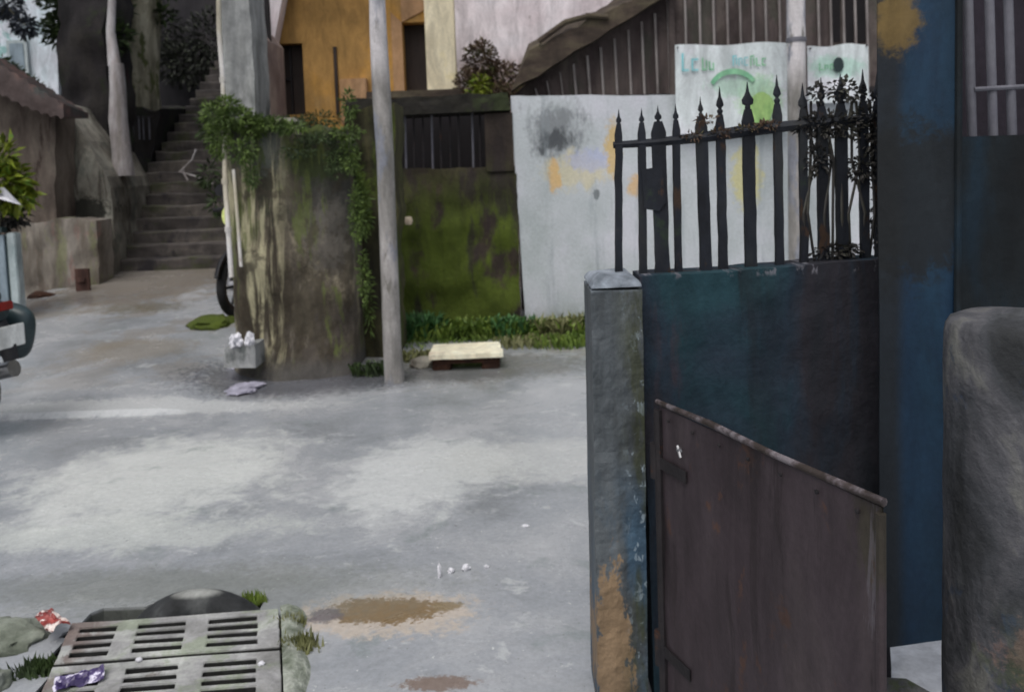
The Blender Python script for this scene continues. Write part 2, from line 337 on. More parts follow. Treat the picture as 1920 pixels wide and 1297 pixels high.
M_pvc = mat('old_pvc', [(.3, (168, 160, 140)), (.5, (190, 184, 168)), (.7, (206, 204, 204))], scale=(6, 6, 1.2), rough=.5, bump=.1,
    layers=[dict(col=(122, 80, 54), scale=(9, 9, 2.5), lo=.58, hi=.68, amt=.7)])
M_greycol = mat('grey_render', [(.3, (118, 120, 120)), (.5, (146, 148, 148)), (.7, (168, 170, 168))], scale=(5, 3, 1), rough=.85, bump=.3,
    layers=[dict(col=(176, 176, 176), scale=(9, 4, 9), lo=.6, hi=.72, amt=.6), dict(col=(72, 78, 76), scale=(4, 3, 2), lo=.4, hi=.55, amt=.8, z=(2.3, 2.0), wob=.2)])
M_parapet = mat('lichened_concrete', [(.3, (100, 96, 86)), (.5, (134, 130, 120)), (.7, (164, 162, 150))], scale=(3, 2, 1.6), rough=.9, bump=.5,
    layers=[dict(col=(84, 92, 86), scale=(4, 2, 2), lo=.5, hi=.66, amt=.6), dict(col=(66, 58, 50), scale=(7, 2, 1), lo=.55, hi=.68, amt=.7), dict(blob=P(158, 393, 9.35), r=(.3, .6, .13), col=(52, 52, 46), amt=.95, soft=.3, warp=.12)])  # last blob paints the shadow under a ledge into the colour
M_lowwall = mat('peeling_plaster', [(.3, (108, 100, 90)), (.5, (134, 127, 118)), (.7, (152, 145, 137))], scale=(6, 2, 1.1), rough=.85, bump=.35,
    layers=[dict(col=(132, 134, 100), scale=(5, 2, 1.2), lo=.53, hi=.66, amt=.7), dict(col=(146, 116, 108), scale=(5, 2, 1.6), lo=.56, hi=.68, amt=.7), dict(col=(84, 70, 66), scale=(8, 2, 5), lo=.45, hi=.6, amt=.9, z=(.65, .2), wob=.4)])
M_brownwall = mat('brown_mud_wall', [(.3, (74, 64, 58)), (.5, (100, 90, 82)), (.7, (124, 114, 104))], scale=(4, 2, 1), rough=.9, bump=.4,
    layers=[dict(col=(50, 34, 30), scale=(9, 2, 1), lo=.56, hi=.66, amt=.8)])
M_tin = mat('rusty_tin', [(.3, (66, 54, 52)), (.5, (84, 72, 70)), (.7, (110, 86, 80))], scale=(3, 3, 3), rough=.7, bump=.3,
    layers=[dict(col=(66, 72, 70), scale=(3, 3, 3), lo=.5, hi=.64, amt=.8)])
M_darkhill = mat('dark_damp_wall', [(.3, (24, 23, 25)), (.5, (34, 31, 33)), (.7, (46, 43, 40))], scale=(2, 2, 1), rough=.95, bump=.5,
    layers=[dict(col=(42, 52, 30), scale=(2, 2, 2), lo=.5, hi=.66, amt=.7), dict(col=(62, 34, 38), scale=(3, 3, 1), lo=.62, hi=.7, amt=.6)])
M_greyback = mat('dark_grey_render', [(.3, (38, 37, 41)), (.5, (48, 46, 50)), (.7, (56, 53, 54))], scale=(2, 2, 1.2), rough=.9, bump=.3)
M_farwhite = mat('pale_blue_white_wall', [(.3, (186, 206, 212)), (.5, (204, 212, 220)), (.7, (214, 214, 224))], scale=(1, 1, 1), rough=.85, bump=.08,
    layers=[dict(col=(122, 168, 164), scale=(1.4, 1, 1), lo=.48, hi=.56, amt=.85, x=(-7.6, -8.0), wob=.2)])
M_bark = mat('mossy_bark', [(.3, (96, 93, 78)), (.5, (134, 130, 112)), (.7, (164, 160, 142))], scale=(7, 7, 1.5), rough=.95, bump=.6,
    layers=[dict(col=(66, 76, 30), scale=(5, 5, 3), lo=.52, hi=.64, amt=.85)])
M_palepost = mat('pale_plastered_post', [(.3, (134, 128, 124)), (.5, (160, 154, 154)), (.7, (182, 180, 182))], scale=(7, 7, 1.5), rough=.85, bump=.3)
M_bluegate = mat('pale_blue_gate_paint', [(.3, (110, 126, 136)), (.6, (136, 150, 160))], scale=(4, 3, 1), rough=.55, bump=.1)
M_bluegate_post = mat('pale_grey_gate_post', [(.3, (140, 154, 156)), (.6, (172, 182, 184))], scale=(5, 5, 2), rough=.6, bump=.1)
M_darkgreen = mat('dark_green_paint', [(.3, (30, 44, 46)), (.6, (46, 62, 64))], scale=(5, 5, 2), rough=.55, bump=.1)
# the foreground: blue-grey post, dark teal wall, railing, brown leaf, blue gate
zt = 1.2
M_post = mat('peeling_blue_grey_post', [(.3, (58, 62, 64)), (.5, (76, 82, 86)), (.7, (92, 98, 102))], scale=(9, 5, 1.6), rough=.75, bump=.35, bscale=30,
    layers=[dict(col=(58, 86, 108), scale=(3, 3, 1.2), lo=.36, hi=.56, amt=.75, z=(.75, .5), wob=.3),
            dict(blob=P(1150, 1230, 2.1), r=(.05, .4, .25), col=(136, 114, 88), amt=.95, soft=.18, warp=.1, scale=(12, 12, 6)),
            dict(col=(164, 180, 190), scale=(34, 10, 22), lo=.56, hi=.64, amt=.8, x=(.27, .35), wob=.04, detail=3),
            dict(col=(56, 60, 36), scale=(6, 4, 1.2), lo=.46, hi=.6, amt=.8, x=(.25, .32), wob=.05),
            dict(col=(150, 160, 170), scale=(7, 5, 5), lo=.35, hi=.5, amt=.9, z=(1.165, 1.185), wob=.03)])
M_teal = mat('grimy_teal_wall', [(.3, (34, 38, 44)), (.45, (44, 43, 49)), (.57, (38, 50, 62)), (.7, (36, 62, 70))], scale=(2.6, 2, .8), rough=.85, bump=.3, bscale=30, dist=.6, spec=.2,
    layers=[dict(col=(36, 34, 36), scale=(7, 3, .8), lo=.5, hi=.64, amt=.8, x=(.82, .5), wob=.2),
            dict(col=(62, 52, 58), scale=(8, 3, 1), lo=.58, hi=.7, amt=.5),
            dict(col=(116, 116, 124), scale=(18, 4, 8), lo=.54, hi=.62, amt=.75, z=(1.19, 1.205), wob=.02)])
M_leaf = mat('brown_gate_sheet', [(.3, (52, 44, 48)), (.5, (62, 54, 58)), (.7, (72, 64, 66))], scale=(5, 5, .9), rough=.6, bump=.15, bscale=30, spec=.25,
    layers=[dict(col=(58, 56, 40), scale=(4, 4, 1.2), lo=.55, hi=.7, amt=.6), dict(col=(100, 96, 102), scale=(22, 22, 2), lo=.62, hi=.7, amt=.55), dict(col=(84, 58, 44), scale=(7, 7, 5), lo=.58, hi=.68, amt=.6), dict(col=(38, 32, 34), scale=(12, 12, 1.2), lo=.54, hi=.66, amt=.6)])
M_leafrail = mat('rusted_rail_flaking', [(.38, (50, 42, 38)), (.5, (76, 68, 70)), (.62, (112, 106, 110))], scale=(22, 22, 22), rough=.6, bump=.2)
M_blue = mat('deep_blue_sheet', [(.3, (24, 42, 60)), (.5, (27, 50, 72)), (.7, (30, 58, 78))], scale=(3, 3, .9), rough=.55, bump=.12, bscale=26, spec=.3,
    layers=[dict(col=(34, 38, 42), scale=(4, 3, 1.4), lo=.2, hi=.3, amt=.9, x=(.995, .955), wob=.03),
            dict(blob=P(1682, 40, 2.0), r=(.05, .5, .075), col=(112, 92, 52), amt=.9, warp=.08, soft=.6, scale=(10, 10, 10)),
            dict(blob=P(1710, 380, 2.0), r=(.25, .5, .2), col=(30, 33, 35), amt=.9, soft=.4, warp=.15)])
M_bluedark = mat('grimy_dark_blue_sheet', [(.3, (26, 28, 30)), (.5, (30, 36, 40)), (.7, (30, 46, 58))], scale=(4, 3, 1.3), rough=.7, bump=.2, bscale=26, spec=.2,
    layers=[dict(col=(48, 44, 44), scale=(5, 4, 2), lo=.55, hi=.68, amt=.7)])
M_gbar = mat('grey_painted_bar', [(.3, (84, 84, 94)), (.6, (108, 108, 116))], scale=(6, 6, 3), rough=.5, bump=.1, spec=.3)
M_roundpost = mat('mottled_concrete_post', [(.3, (42, 44, 46)), (.45, (64, 66, 70)), (.58, (84, 84, 88)), (.7, (108, 108, 104))], scale=(6, 6, 3.2), rough=.85, bump=.4, bscale=26, dist=.7,
    layers=[dict(col=(46, 62, 84), scale=(5, 5, 4), lo=.55, hi=.64, amt=.6),
            dict(blob=P(1905, 1170, 1.5), r=(.08, .4, .06), col=(118, 98, 92), amt=.85, warp=.22, scale=(9, 9, 9)),
            dict(col=(72, 82, 50), scale=(7, 7, 3), lo=.5, hi=.62, amt=.8, z=(.75, .45), wob=.3),
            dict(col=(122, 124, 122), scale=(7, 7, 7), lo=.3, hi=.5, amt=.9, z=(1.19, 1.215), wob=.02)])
M_vine = leafmat('dead_vine', (40, 40, 40), (58, 56, 54), (74, 74, 64))
M_paint_black = mat('picket_paint', [(.3, (24, 26, 32)), (.5, (34, 38, 46)), (.7, (44, 46, 48))], scale=(9, 9, 3), rough=.6, bump=.15, spec=.25,
    layers=[dict(col=(68, 50, 36), scale=(9, 9, 5), lo=.57, hi=.66, amt=.8), dict(col=(44, 58, 42), scale=(5, 5, 4), lo=.57, hi=.66, amt=.7)])
M_drain = mat('drain_concrete', [(.3, (134, 134, 132)), (.5, (156, 156, 156)), (.7, (176, 178, 174))], scale=(6, 6, 6), rough=.85, bump=.35, bscale=40,
    layers=[dict(col=(136, 146, 124), scale=(4, 4, 4), lo=.48, hi=.62, amt=.7), dict(col=(98, 86, 76), scale=(6, 6, 6), lo=.6, hi=.7, amt=.7), dict(col=(108, 92, 86), scale=(7, 7, 7), lo=.4, hi=.55, amt=.8, x=(-1.33, -1.45), wob=.1), dict(col=(20, 21, 20), scale=(7, 7, 7), lo=.0, hi=.1, amt=.96, z=(.0285, .0245), wob=.003)])  # last layer: near-black slot walls, grime standing in for shade inside
M_rim = mat('rough_mossy_rim', [(.3, (104, 112, 96)), (.5, (144, 150, 138)), (.7, (176, 180, 170))], scale=(14, 14, 14), rough=.9, bump=.6, bscale=40)
M_mound = mat('mossy_cement_lump', [(.3, (96, 102, 90)), (.5, (130, 136, 124)), (.7, (152, 156, 148))], scale=(5, 5, 5), rough=.9, bump=.4,
    layers=[dict(col=(40, 48, 36), scale=(5, 5, 5), lo=.4, hi=.6, amt=.9, z=(.03, -.02), wob=.06)])
M_mud = mat('ochre_mud', [(.3, (88, 72, 56)), (.5, (116, 98, 66)), (.7, (138, 116, 70))], scale=(9, 9, 9), rough=.35, bump=.4, bscale=40,
    layers=[dict(col=(88, 80, 82), scale=(3, 3, 3), lo=.4, hi=.55, amt=.9, x=(-.62, -.75), wob=.08)])
M_pit = mat('drain_pit_dirt', [(.3, (22, 24, 22)), (.6, (34, 36, 34))], scale=(9, 9, 9), rough=.9, bump=.3)
M_tyre = mat('dusty_rubber', [(.3, (30, 32, 33)), (.5, (46, 48, 50)), (.7, (74, 76, 76))], scale=(9, 9, 9), rough=.8, bump=.3,
    layers=[dict(col=(158, 160, 156), scale=(8, 8, 8), lo=.3, hi=.5, amt=.85, z=(.07, .083), wob=.004)])
M_slabtop = mat('cream_slab', [(.3, (226, 216, 190)), (.5, (238, 232, 206)), (.7, (242, 240, 218))], scale=(5, 5, 5), rough=.6, bump=.05,
    layers=[dict(col=(206, 178, 158), scale=(4, 4, 4), lo=.4, hi=.6, amt=.6, x=(-.45, -.75), wob=.1)])
M_rustleg = mat('dark_brown_brick', [(.3, (40, 24, 18)), (.6, (64, 40, 28))], scale=(9, 9, 9), rough=.9, bump=.4)
M_grass = leafmat('weed_green', (62, 82, 28), (90, 114, 40), (120, 138, 60))
M_grass2 = leafmat('bluish_weed_green', (44, 80, 44), (64, 104, 56), (88, 128, 74))
M_dry = leafmat('dry_grass', (90, 94, 56), (122, 124, 82), (150, 150, 112))
M_fern = leafmat('fern_green', (58, 76, 34), (84, 104, 48), (104, 126, 60))
M_limeleaf = leafmat('lime_leaf', (70, 84, 20), (116, 126, 26), (92, 124, 48))
M_darkleaf = leafmat('dark_leaf', (34, 46, 24), (50, 66, 34), (68, 86, 46))
M_bluish_leaf = leafmat('grey_dusk_leaf', (40, 46, 54), (58, 64, 74), (92, 98, 104))
M_plum = leafmat('brown_creeper', (74, 56, 48), (98, 80, 66), (84, 92, 44))
M_litter = mat('white_plastic', [(.3, (200, 200, 206)), (.6, (226, 226, 232))], scale=(20, 20, 20), rough=.45, bump=.1)
M_lav = mat('lavender_plastic', [(.3, (150, 148, 164)), (.6, (172, 170, 186))], scale=(12, 12, 12), rough=.5, bump=.2)
M_red = mat('red_wrapper', [(.42, (150, 60, 54)), (.5, (120, 44, 44)), (.56, (226, 214, 208))], scale=(14, 14, 14), rough=.35, bump=.1)
M_purple = mat('purple_wrapper', [(.36, (52, 40, 84)), (.44, (96, 84, 130)), (.47, (222, 218, 236))], scale=(13, 13, 13), rough=.35, bump=.1)
M_banner = mat('printed_white_banner', [(.3, (206, 214, 216)), (.5, (214, 222, 224)), (.7, (222, 222, 230))], scale=(2, 2, 2), rough=.6, bump=.05,
    layers=[dict(blob=P(1425, 190, 7.5), r=(.2, .3, .22), col=(178, 214, 172), amt=.8, warp=.15, soft=.5),
            dict(blob=P(1390, 160, 7.5), r=(.3, .3, .1), col=(172, 206, 186), amt=.7, warp=.2, soft=.5),
            dict(blob=P(1570, 125, 7.5), r=(.25, .3, .1), col=(176, 216, 200), amt=.7, warp=.2, soft=.5)])
M_cyan = mat('cyan_print', [(.3, (118, 196, 204)), (.6, (150, 208, 214))], scale=(9, 9, 9), rough=.6, bump=0)
M_greenp = mat('green_print', [(.3, (118, 184, 146)), (.6, (144, 200, 160))], scale=(9, 9, 9), rough=.6, bump=0)
M_lime = mat('lime_print', [(.3, (148, 190, 118)), (.6, (170, 206, 130))], scale=(9, 9, 9), rough=.6, bump=0)
M_plank = mat('red_brown_plank', [(.3, (70, 48, 42)), (.6, (96, 70, 62))], scale=(9, 9, 2), rough=.8, bump=.3)
M_chrome = mat('worn_chrome', [(.3, (130, 130, 132)), (.6, (170, 170, 172))], scale=(9, 9, 9), rough=.3, bump=0, metal=.9)
M_rubber = mat('tyre_rubber', [(.3, (18, 18, 20)), (.6, (30, 30, 32))], scale=(9, 9, 9), rough=.8, bump=.1)
M_bikeblack = mat('black_bike_plastic', [(.3, (20, 20, 24)), (.6, (32, 32, 36))], scale=(9, 9, 9), rough=.4, bump=0)
M_biketeal = mat('dark_teal_bike_plastic', [(.3, (34, 48, 54)), (.6, (50, 66, 70))], scale=(9, 9, 9), rough=.4, bump=0)
M_bikemaroon = mat('maroon_bike_paint', [(.3, (44, 32, 42)), (.6, (60, 44, 56))], scale=(9, 9, 9), rough=.35, bump=0)
M_bikeyellow = mat('yellow_green_plastic', [(.3, (196, 208, 108)), (.6, (220, 230, 150))], scale=(9, 9, 9), rough=.4, bump=0)
M_plate = mat('white_plate', [(.3, (214, 216, 214)), (.6, (230, 232, 230))], scale=(9, 9, 9), rough=.5, bump=0)
M_lens = mat('lamp_glass', [(.3, (190, 194, 196)), (.6, (214, 216, 216))], scale=(9, 9, 9), rough=.15, bump=0)

# ================================================================== THE SETTING: ground
A_ = G(100, 1245, .03); B_ = G(525, 1213, .03)
ux = (B_-A_); ux.z = 0; DW = ux.length; ux.normalize(); uy = Vector((math.sin(R(-17)), math.cos(R(-17)), 0))
SW, SD = DW, .245                                     # one drain slab
def dr(u, v, z=0.0): q = A_+ux*u+uy*v; return Vector((q.x, q.y, z))
def sm(a, b, x):
    t = max(0, min(1, (x-a)/(b-a))); return t*t*(3-2*t)
AX0, AX1 = -4.95, -1.9
def ramp(y): return .44*max(0, min(1, (y-5.1)/4.4))
def height(x, y):
    q = Vector((x, y, 0))-Vector((A_.x, A_.y, 0)); det = ux.x*uy.y-ux.y*uy.x; u = (q.x*uy.y-q.y*uy.x)/det; v = (ux.x*q.y-ux.y*q.x)/det
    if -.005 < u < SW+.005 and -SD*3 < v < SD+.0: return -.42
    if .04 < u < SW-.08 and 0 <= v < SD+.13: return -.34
    z = ramp(y)*sm(-6.3, -5.0, x)*(1-sm(-2.35, -1.75, x)) if y > 5.1 else 0.0
    if y > 5.12: z += .022*sm(-5.0, -4.6, x)*(1-sm(-2.4, -2.1, x))
    return z
xs = sorted(set([-80, -40, -20, -12]+[round(-9+.06*i, 3) for i in range(0, 100)]+[round(-3+.03*i, 3) for i in range(0, 130)]+[round(.9+.12*i, 3) for i in range(0, 60)]+[12, 20, 40, 80]))
ys = sorted(set([-30, -10, -3, 0, .5, 1]+[round(1.4+.03*i, 3) for i in range(0, 62)]+[round(3.3+.06*i, 3) for i in range(0, 110)]+[round(9.9+.3*i, 3) for i in range(0, 12)]+[15, 20, 40, 90]))
mb = MB(); vs = [(x, y, height(x, y)) for y in ys for x in xs]; nx_ = len(xs)
mb.add(vs, [(j*nx_+i, j*nx_+i+1, (j+1)*nx_+i+1, (j+1)*nx_+i) for j in range(len(ys)-1) for i in range(nx_-1)])
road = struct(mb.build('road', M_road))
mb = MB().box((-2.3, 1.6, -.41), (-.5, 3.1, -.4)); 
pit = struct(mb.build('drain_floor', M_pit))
# brown mud in shallow potholes
def patch(name, pts, z, m, seed):
    mb = MB(); q = [G(*p, z) for p in pts]; c = sum(q, Vector())/len(q); n = 48; vs = [c+Vector((0, 0, .012))]; fs = []
    L_ = len(q)
    for ring, k in ((1, .55), (2, .85), (3, 1.0)):
        for i in range(n):
            t = i/n*L_; a = q[int(t) % L_]; b = q[(int(t)+1) % L_]; p = a.lerp(b, t-int(t))
            p = c+(p-c)*k*(1+.16*noise.noise(Vector((i*.7, seed, k))))
            p.z = z+(.011 if ring == 1 else .008 if ring == 2 else -.002); vs.append(p)
    for i in range(n): fs.append((0, 1+i, 1+(i+1) % n))
    for r_ in range(2):
        for i in range(n): a = 1+r_*n+i; b = 1+r_*n+(i+1) % n; fs.append((a, a+n, b+n, b))
    mb.add(vs, fs); return struct(mb.build(name, m, smooth=True))

# ================================================================== alley stairs
st = thing('stairway', 'narrow worn concrete stairway climbing between dark walls at the head of the alley', 'stairs', (-4.2, 9.5, .44))
c0 = P(196, 505, 9.5); c1 = P(440, 500, 9.5)
XL, XR = c0.x-.25, c1.x+.2
for n in range(23):
    d = 9.5+.237*n; z = .45+.15*n
    mb = MB(); xl, xr = XL-.0, XR
    rg = random.Random(n); W = 14; pr = []
    for i in range(W+1):
        x = xl+(xr-xl)*i/W; jz = noise.noise(Vector((x*3, n*2.1, 0)))*.024; jy = noise.noise(Vector((x*3, n*2.1, 7)))*.045
        pr.append((x, jy, jz))
    vs = []
    for x, jy, jz in pr: vs += [(x, d+jy, z-.25), (x, d+jy, z+.135+jz), (x, d+jy+.02, z+.15+jz), (x, d+.30, z+.15+jz*.3), (x, d+.30, z-.25)]
    fs = [(i*5+k, i*5+(k+1) % 5, (i+1)*5+(k+1) % 5, (i+1)*5+k) for i in range(W) for k in range(5)]
    fs += [(0, 1, 2, 3, 4), tuple(W*5+k for k in (4, 3, 2, 1, 0))]
    mb.add(vs, fs); mb.build('step', M_step, st)

# wall at the head of the stairs, walls beside them
mb = MB(); rough_slab(mb, (-8.2, 15.1, -1), (-2.0, 15.1, -1), (-2.0, 15.1, 8), (-8.2, 15.1, 8), (0, .6, 0), 24, 30, .06, 2)
tag(mb.build('wall', M_greyback, smooth=True), 'dark grey rendered wall closing off the top of the stairway', 'wall')
# dark bank / damp wall left of the stairs
mb = MB(); a = P(112, 620, 10.3); b = P(208, 620, 10.3); c = P(200, -60, 10.3); e = P(108, -60, 10.3)
rough_slab(mb, a, b, c, e, (0, .7, 0), 14, 40, .12, 5)
tag(mb.build('wall', M_darkhill, smooth=True), 'dark damp mossy wall behind the pale crooked post, left of the stairs', 'wall')
mb = MB(); a = P(215, 600, 11.6); b = P(300, 600, 11.6); c = P(300, 205, 11.6); e = P(215, 205, 11.6)
a.z = -.2; b = P(232, 400, 11.6); b.z = -.2
rough_slab(mb, a, b, c, e, (-.3, 2.4, .2), 10, 26, .1, 8)
tag(mb.build('retaining_wall', M_darkhill, smooth=True), 'dark low retaining wall under the mossy tree trunk beside the steps', 'wall')
# iron bars standing by the steps
o = thing('iron_gate', 'thin pale iron bars of a small gate at the foot of the mossy trunk', 'gate', P(265, 262, 11.3))
for px in (250, 262, 270, 281): MB().tube([P(px, 262, 11.3), P(px-2, 218, 11.3)], .011, 6).build('bar', M_gbar, o)
MB().tube([P(245, 222, 11.3), P(286, 219, 11.3)], .012, 6).build('rail', M_darkiron, o)

# mossy tree trunk
t = thing('tree', 'thick mossy tree trunk rising left of the stairway with dark leaves around it', 'tree', P(262, 212, 11.9))
pts = [P(268, 222, 11.9), P(267, 150, 11.9), P(262, 80, 11.9), P(256, 10, 11.9), P(252, -90, 11.9), P(248, -200, 11.9)]
mb = MB().tube(pts, [.27, .25, .27, .33, .36, .36], 18)
for v in mb.v: v += Vector((noise.noise(v*3), noise.noise(v*3+Vector((5, 0, 0))), 0))*.08
mb.tube([P(262, 40, 11.9), P(235, -10, 11.8), P(205, -70, 11.6)], [.13, .1, .08], 10).tube([P(266, 30, 11.9), P(292, -20, 11.8), P(325, -90, 11.6)], [.1, .07, .05], 10)
mb.build('trunk', M_bark, t, smooth=True)
rg = random.Random(3); mb = MB()
for px, py, d, r_, n in ((165, 25, 11.0, .55, 900), (150, -30, 11.2, .7, 700), (200, 70, 10.6, .3, 260), (296, 30, 11.9, .16, 110), (315, -40, 11.9, .35, 260), (215, 60, 11.5, .2, 120), (125, 60, 10.9, .3, 300), (185, -60, 11, .6, 500)):
    clump(mb, P(px, py, d), (r_, r_*.6, r_*.7), n, .13, .06, rg)
mb.build('crown', M_darkleaf, t)
mb = MB()
pp = [P(218, 120, 9.9), P(222, 170, 9.9), P(221, 225, 9.9), P(228, 280, 9.9), P(232, 330, 9.9)]
mb.tube(pp, [.085, .1, .108, .11, .125], 14).tube([P(215, 125, 9.9), P(208, 60, 9.95), P(212, -40, 10)], [.08, .05, .045], 10)
for v in mb.v: v += Vector((noise.noise(v*5), 0, 0))*.02
tag(mb.build('post', M_palepost, smooth=True), 'pale crooked plastered post standing left of the stairway', 'post')

# ================================================================== left cluster
# sloping-topped parapet beside the stairs
D = 9.35
mb = MB(); w0 = P(40, 640, D); w1 = P(207, 640, D)
prof = [(112, 185), (128, 215), (150, 245), (165, 268), (185, 305), (200, 330), (208, 350)]
top = [P(40, 182, D)]+[P(*p, D) for p in prof]
tw = []
N = 22
for i in range(N+1):
    px = 40+168*i/N
    if px <= 112: py = 190
    else:
        for (xa, ya), (xb, yb) in zip(prof, prof[1:]):
            if xa <= px <= xb+1e-6: py = ya+(yb-ya)*(px-xa)/(xb-xa); break
    tw.append(P(px, py, D))
vs = []; fs = []; K = 22
for i, tp in enumerate(tw):
    for j in range(K+1):
        z = -.1+(tp.z+.1)*j/K
        dd = noise.fractal(Vector((tp.x, 4, z))*2.2, 1, 2, 5)*.02
        vs.append(Vector((tp.x+(noise.noise(Vector((z*3, 1, 0)))*.03 if i == N else 0), D-dd, z+(noise.noise(Vector((i*.8, 0, 3)))*.02 if j == K else 0))))
k = len(vs)
vs += [v+Vector((-.25, 1.6, 0)) for v in vs]; H_ = K+1
for i in range(N):
    for j in range(K):
        a = i*H_+j; fs.append((a, a+H_, a+H_+1, a+1)); fs.append((k+a, k+a+1, k+a+H_+1, k+a+H_))
    a = i*H_+K; fs.append((a, a+H_, k+a+H_, k+a)); a = i*H_; fs.append((a, k+a, k+a+H_, a+H_))
for j in range(K):
    a = j; fs.append((a, a+1, k+a+1, k+a)); a = N*H_+j; fs.append((a, k+a, k+a+1, a+1))
mb.add(vs, fs); par = thing('parapet_wall', 'lichened concrete parapet with a sloping top and a painted ledge shadow, left of the stairs', 'wall', (w0.x, D, -.1))
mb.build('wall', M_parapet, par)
MB().tube([P(107, 230, D-.04), P(106, 350, D-.05), P(122, 415, D-.07)], .022, 8).build('drain_pipe', M_palepost, par)
# lower plastered wall
mb = MB(); D2 = 8.84
rough_slab(mb, (P(34, 640, D2).x, D2, -.1), (P(188, 640, D2).x, D2, .1), P(183, 412, D2), P(34, 418, D2), (0, .34, 0), 20, 16, .035, 3, 4)
lw = thing('plaster_wall', 'low peeling plaster wall with pink and yellow stains beside the alley', 'wall', (P(100, 600, D2).x, D2, 0))
mb.build('wall', M_lowwall, lw, smooth=True)
mb = MB(); q0 = P(150, 604, 8.6); q1 = P(176, 604, 8.6)
mb.box((q0.x, 8.56, q0.z), (q1.x, 8.6, P(160, 503, 8.6).z)); mb.box((q0.x+.03, 8.54, q0.z+.1), (q1.x-.03, 8.561, q0.z+.16)); mb.box((q0.x+.03, 8.54, q0.z+.44), (q1.x-.03, 8.561, q0.z+.49))
tag(mb.build('plank', M_plank, bevel=.005), 'short red-brown battened plank leaning on the end of the plaster wall', 'plank')
# rubble at its base
grp = 'rubble along the plaster wall'
names = ['largest dark brick lump on the rubble heap by the plaster wall', 'pale chipped stone on the rubble heap by the plaster wall', 'reddish brick piece right of the pale chipped stone', 'dark lump at the left end of the rubble heap', 'small reddish crumb nearest the rusty plank']
for (px, py, s_, m), lb in zip(((78, 560, .11, M_rustleg), (64, 595, .09, M_slabtop), (88, 600, .08, M_plank), (52, 588, .1, M_rustleg), (112, 606, .06, M_plank)), names):
    c = P(px, py, 8.5); c.z = max(.03, min(c.z, .4)); mb = MB()
    bm = bmesh.new(); bmesh.ops.create_icosphere(bm, subdivisions=2, radius=s_)
    vs = [v.co.copy() for v in bm.verts]; fs = [tuple(x.index for x in f.verts) for f in bm.faces]; bm.free()
    vs = [c+Vector((v.x*1.2, v.y, v.z*.8))*(1+.5*noise.noise(v*9+c)) for v in vs]
    mb.add(vs, fs); tag(mb.build('rubble', m), lb, 'rubble', grp)
# brown shed with tin roof
sh = thing('shed', 'brown mud-walled shed with a rusty sloping tin roof at the left edge', 'shed', (P(20, 430, 8.95).x, 8.95, 0))
mb = MB(); rough_slab(mb, (P(-260, 640, 8.92).x, 8.92, -.1), (P(106, 640, 8.92).x, 8.92, -.1), P(104, 200, 8.92), P(-260, 60, 8.92), (0, .4, 0), 20, 20, .06, 9)
mb.build('wall', M_brownwall, sh, smooth=True)
mb = MB(); r0 = P(-260, 70, 8.6); r1 = P(118, 205, 8.6)
pts = []; n = 60
for i in range(n+1):
    p = P(-260, -45, 8.5).lerp(P(118, 196, 8.5), i/n); p.z += .018*math.sin(i*2.1); pts.append(p)
vs = pts+[p+Vector((0, -.0, -.34*(1-.6*(pts.index(p)/n)**6))) for p in pts]+[p+Vector((0, .5, -.06)) for p in pts]+[p+Vector((0, .5, -.12)) for p in pts]
W = n+1; fs = []
for i in range(n): fs += [(i, i+W, i+1+W, i+1), (i, i+1, i+1+2*W, i+2*W), (i+W, i+3*W, i+1+3*W, i+1+W), (i+2*W, i+1+2*W, i+1+3*W, i+3*W)]
fs += [(0, 2*W, 3*W, W), (n, n+W, n+3*W, n+2*W)]
mb.add(vs, fs); mb.build('roof', M_tin, sh)
# distant white building
bw = thing('building', 'pale blue-white building in the far upper left corner', 'building', (-8.6, 13, 0))
mb = MB(); a = P(-500, 600, 13); b = P(122, 600, 13)
mb.add([(a.x, 13, -.5), (b.x, 13, -.5), (P(102, -120, 13).x, 13, P(102, -120, 13).z), (a.x, 13, P(102, -120, 13).z)], [(0, 1, 2, 3)])
q = [v.copy() for v in mb.v]; mb = MB().prism(q, (0, .8, 0)); mb.build('wall', M_farwhite, bw)
MB().box((P(8, 0, 12.97).x, 12.93, P(8, 150, 13).z), (P(46, 0, 12.97).x, 12.997, P(8, 78, 13).z)).build('window_frame', M_bluegate_post, bw)
MB().box((P(14, 0, 12.97).x, 12.92, P(8, 144, 13).z), (P(40, 0, 12.97).x, 12.929, P(8, 84, 13).z)).build('window', M_bluegate, bw)
mb = MB(); rg = random.Random(5)
clump(mb, P(46, 50, 10.5), (.14, .12, .13), 380, .08, .04, rg, .3); clump(mb, P(12, 10, 10.5), (.2, .15, .16), 420, .08, .04, rg, .3); clump(mb, P(20, -60, 10.5), (.4, .2, .3), 500, .1, .05, rg)
mb2 = MB().tube([P(-40, 205, 10.5), P(-30, 80, 10.5), P(10, 10, 10.5), P(50, 50, 10.45)], [.05, .04, .03, .01], 8)
t = thing('tree', 'grey-leaved tree overhanging the shed roof in the upper left corner', 'tree', P(-40, 205, 10.5))
mb.build('crown', M_bluish_leaf, t); mb2.build('trunk', M_bark, t)
# dark hill trim on the roof edge
mb = MB(); rg = random.Random(8)
for i in range(14): clump(mb, P(5+i*8, 118+i*6.2, 9.6), (.07, .05, .05), 45, .07, .035, rg)
tag(mb.build('creeper', M_darkleaf), 'thin dark creeper running down along the tin roof edge', 'plant')
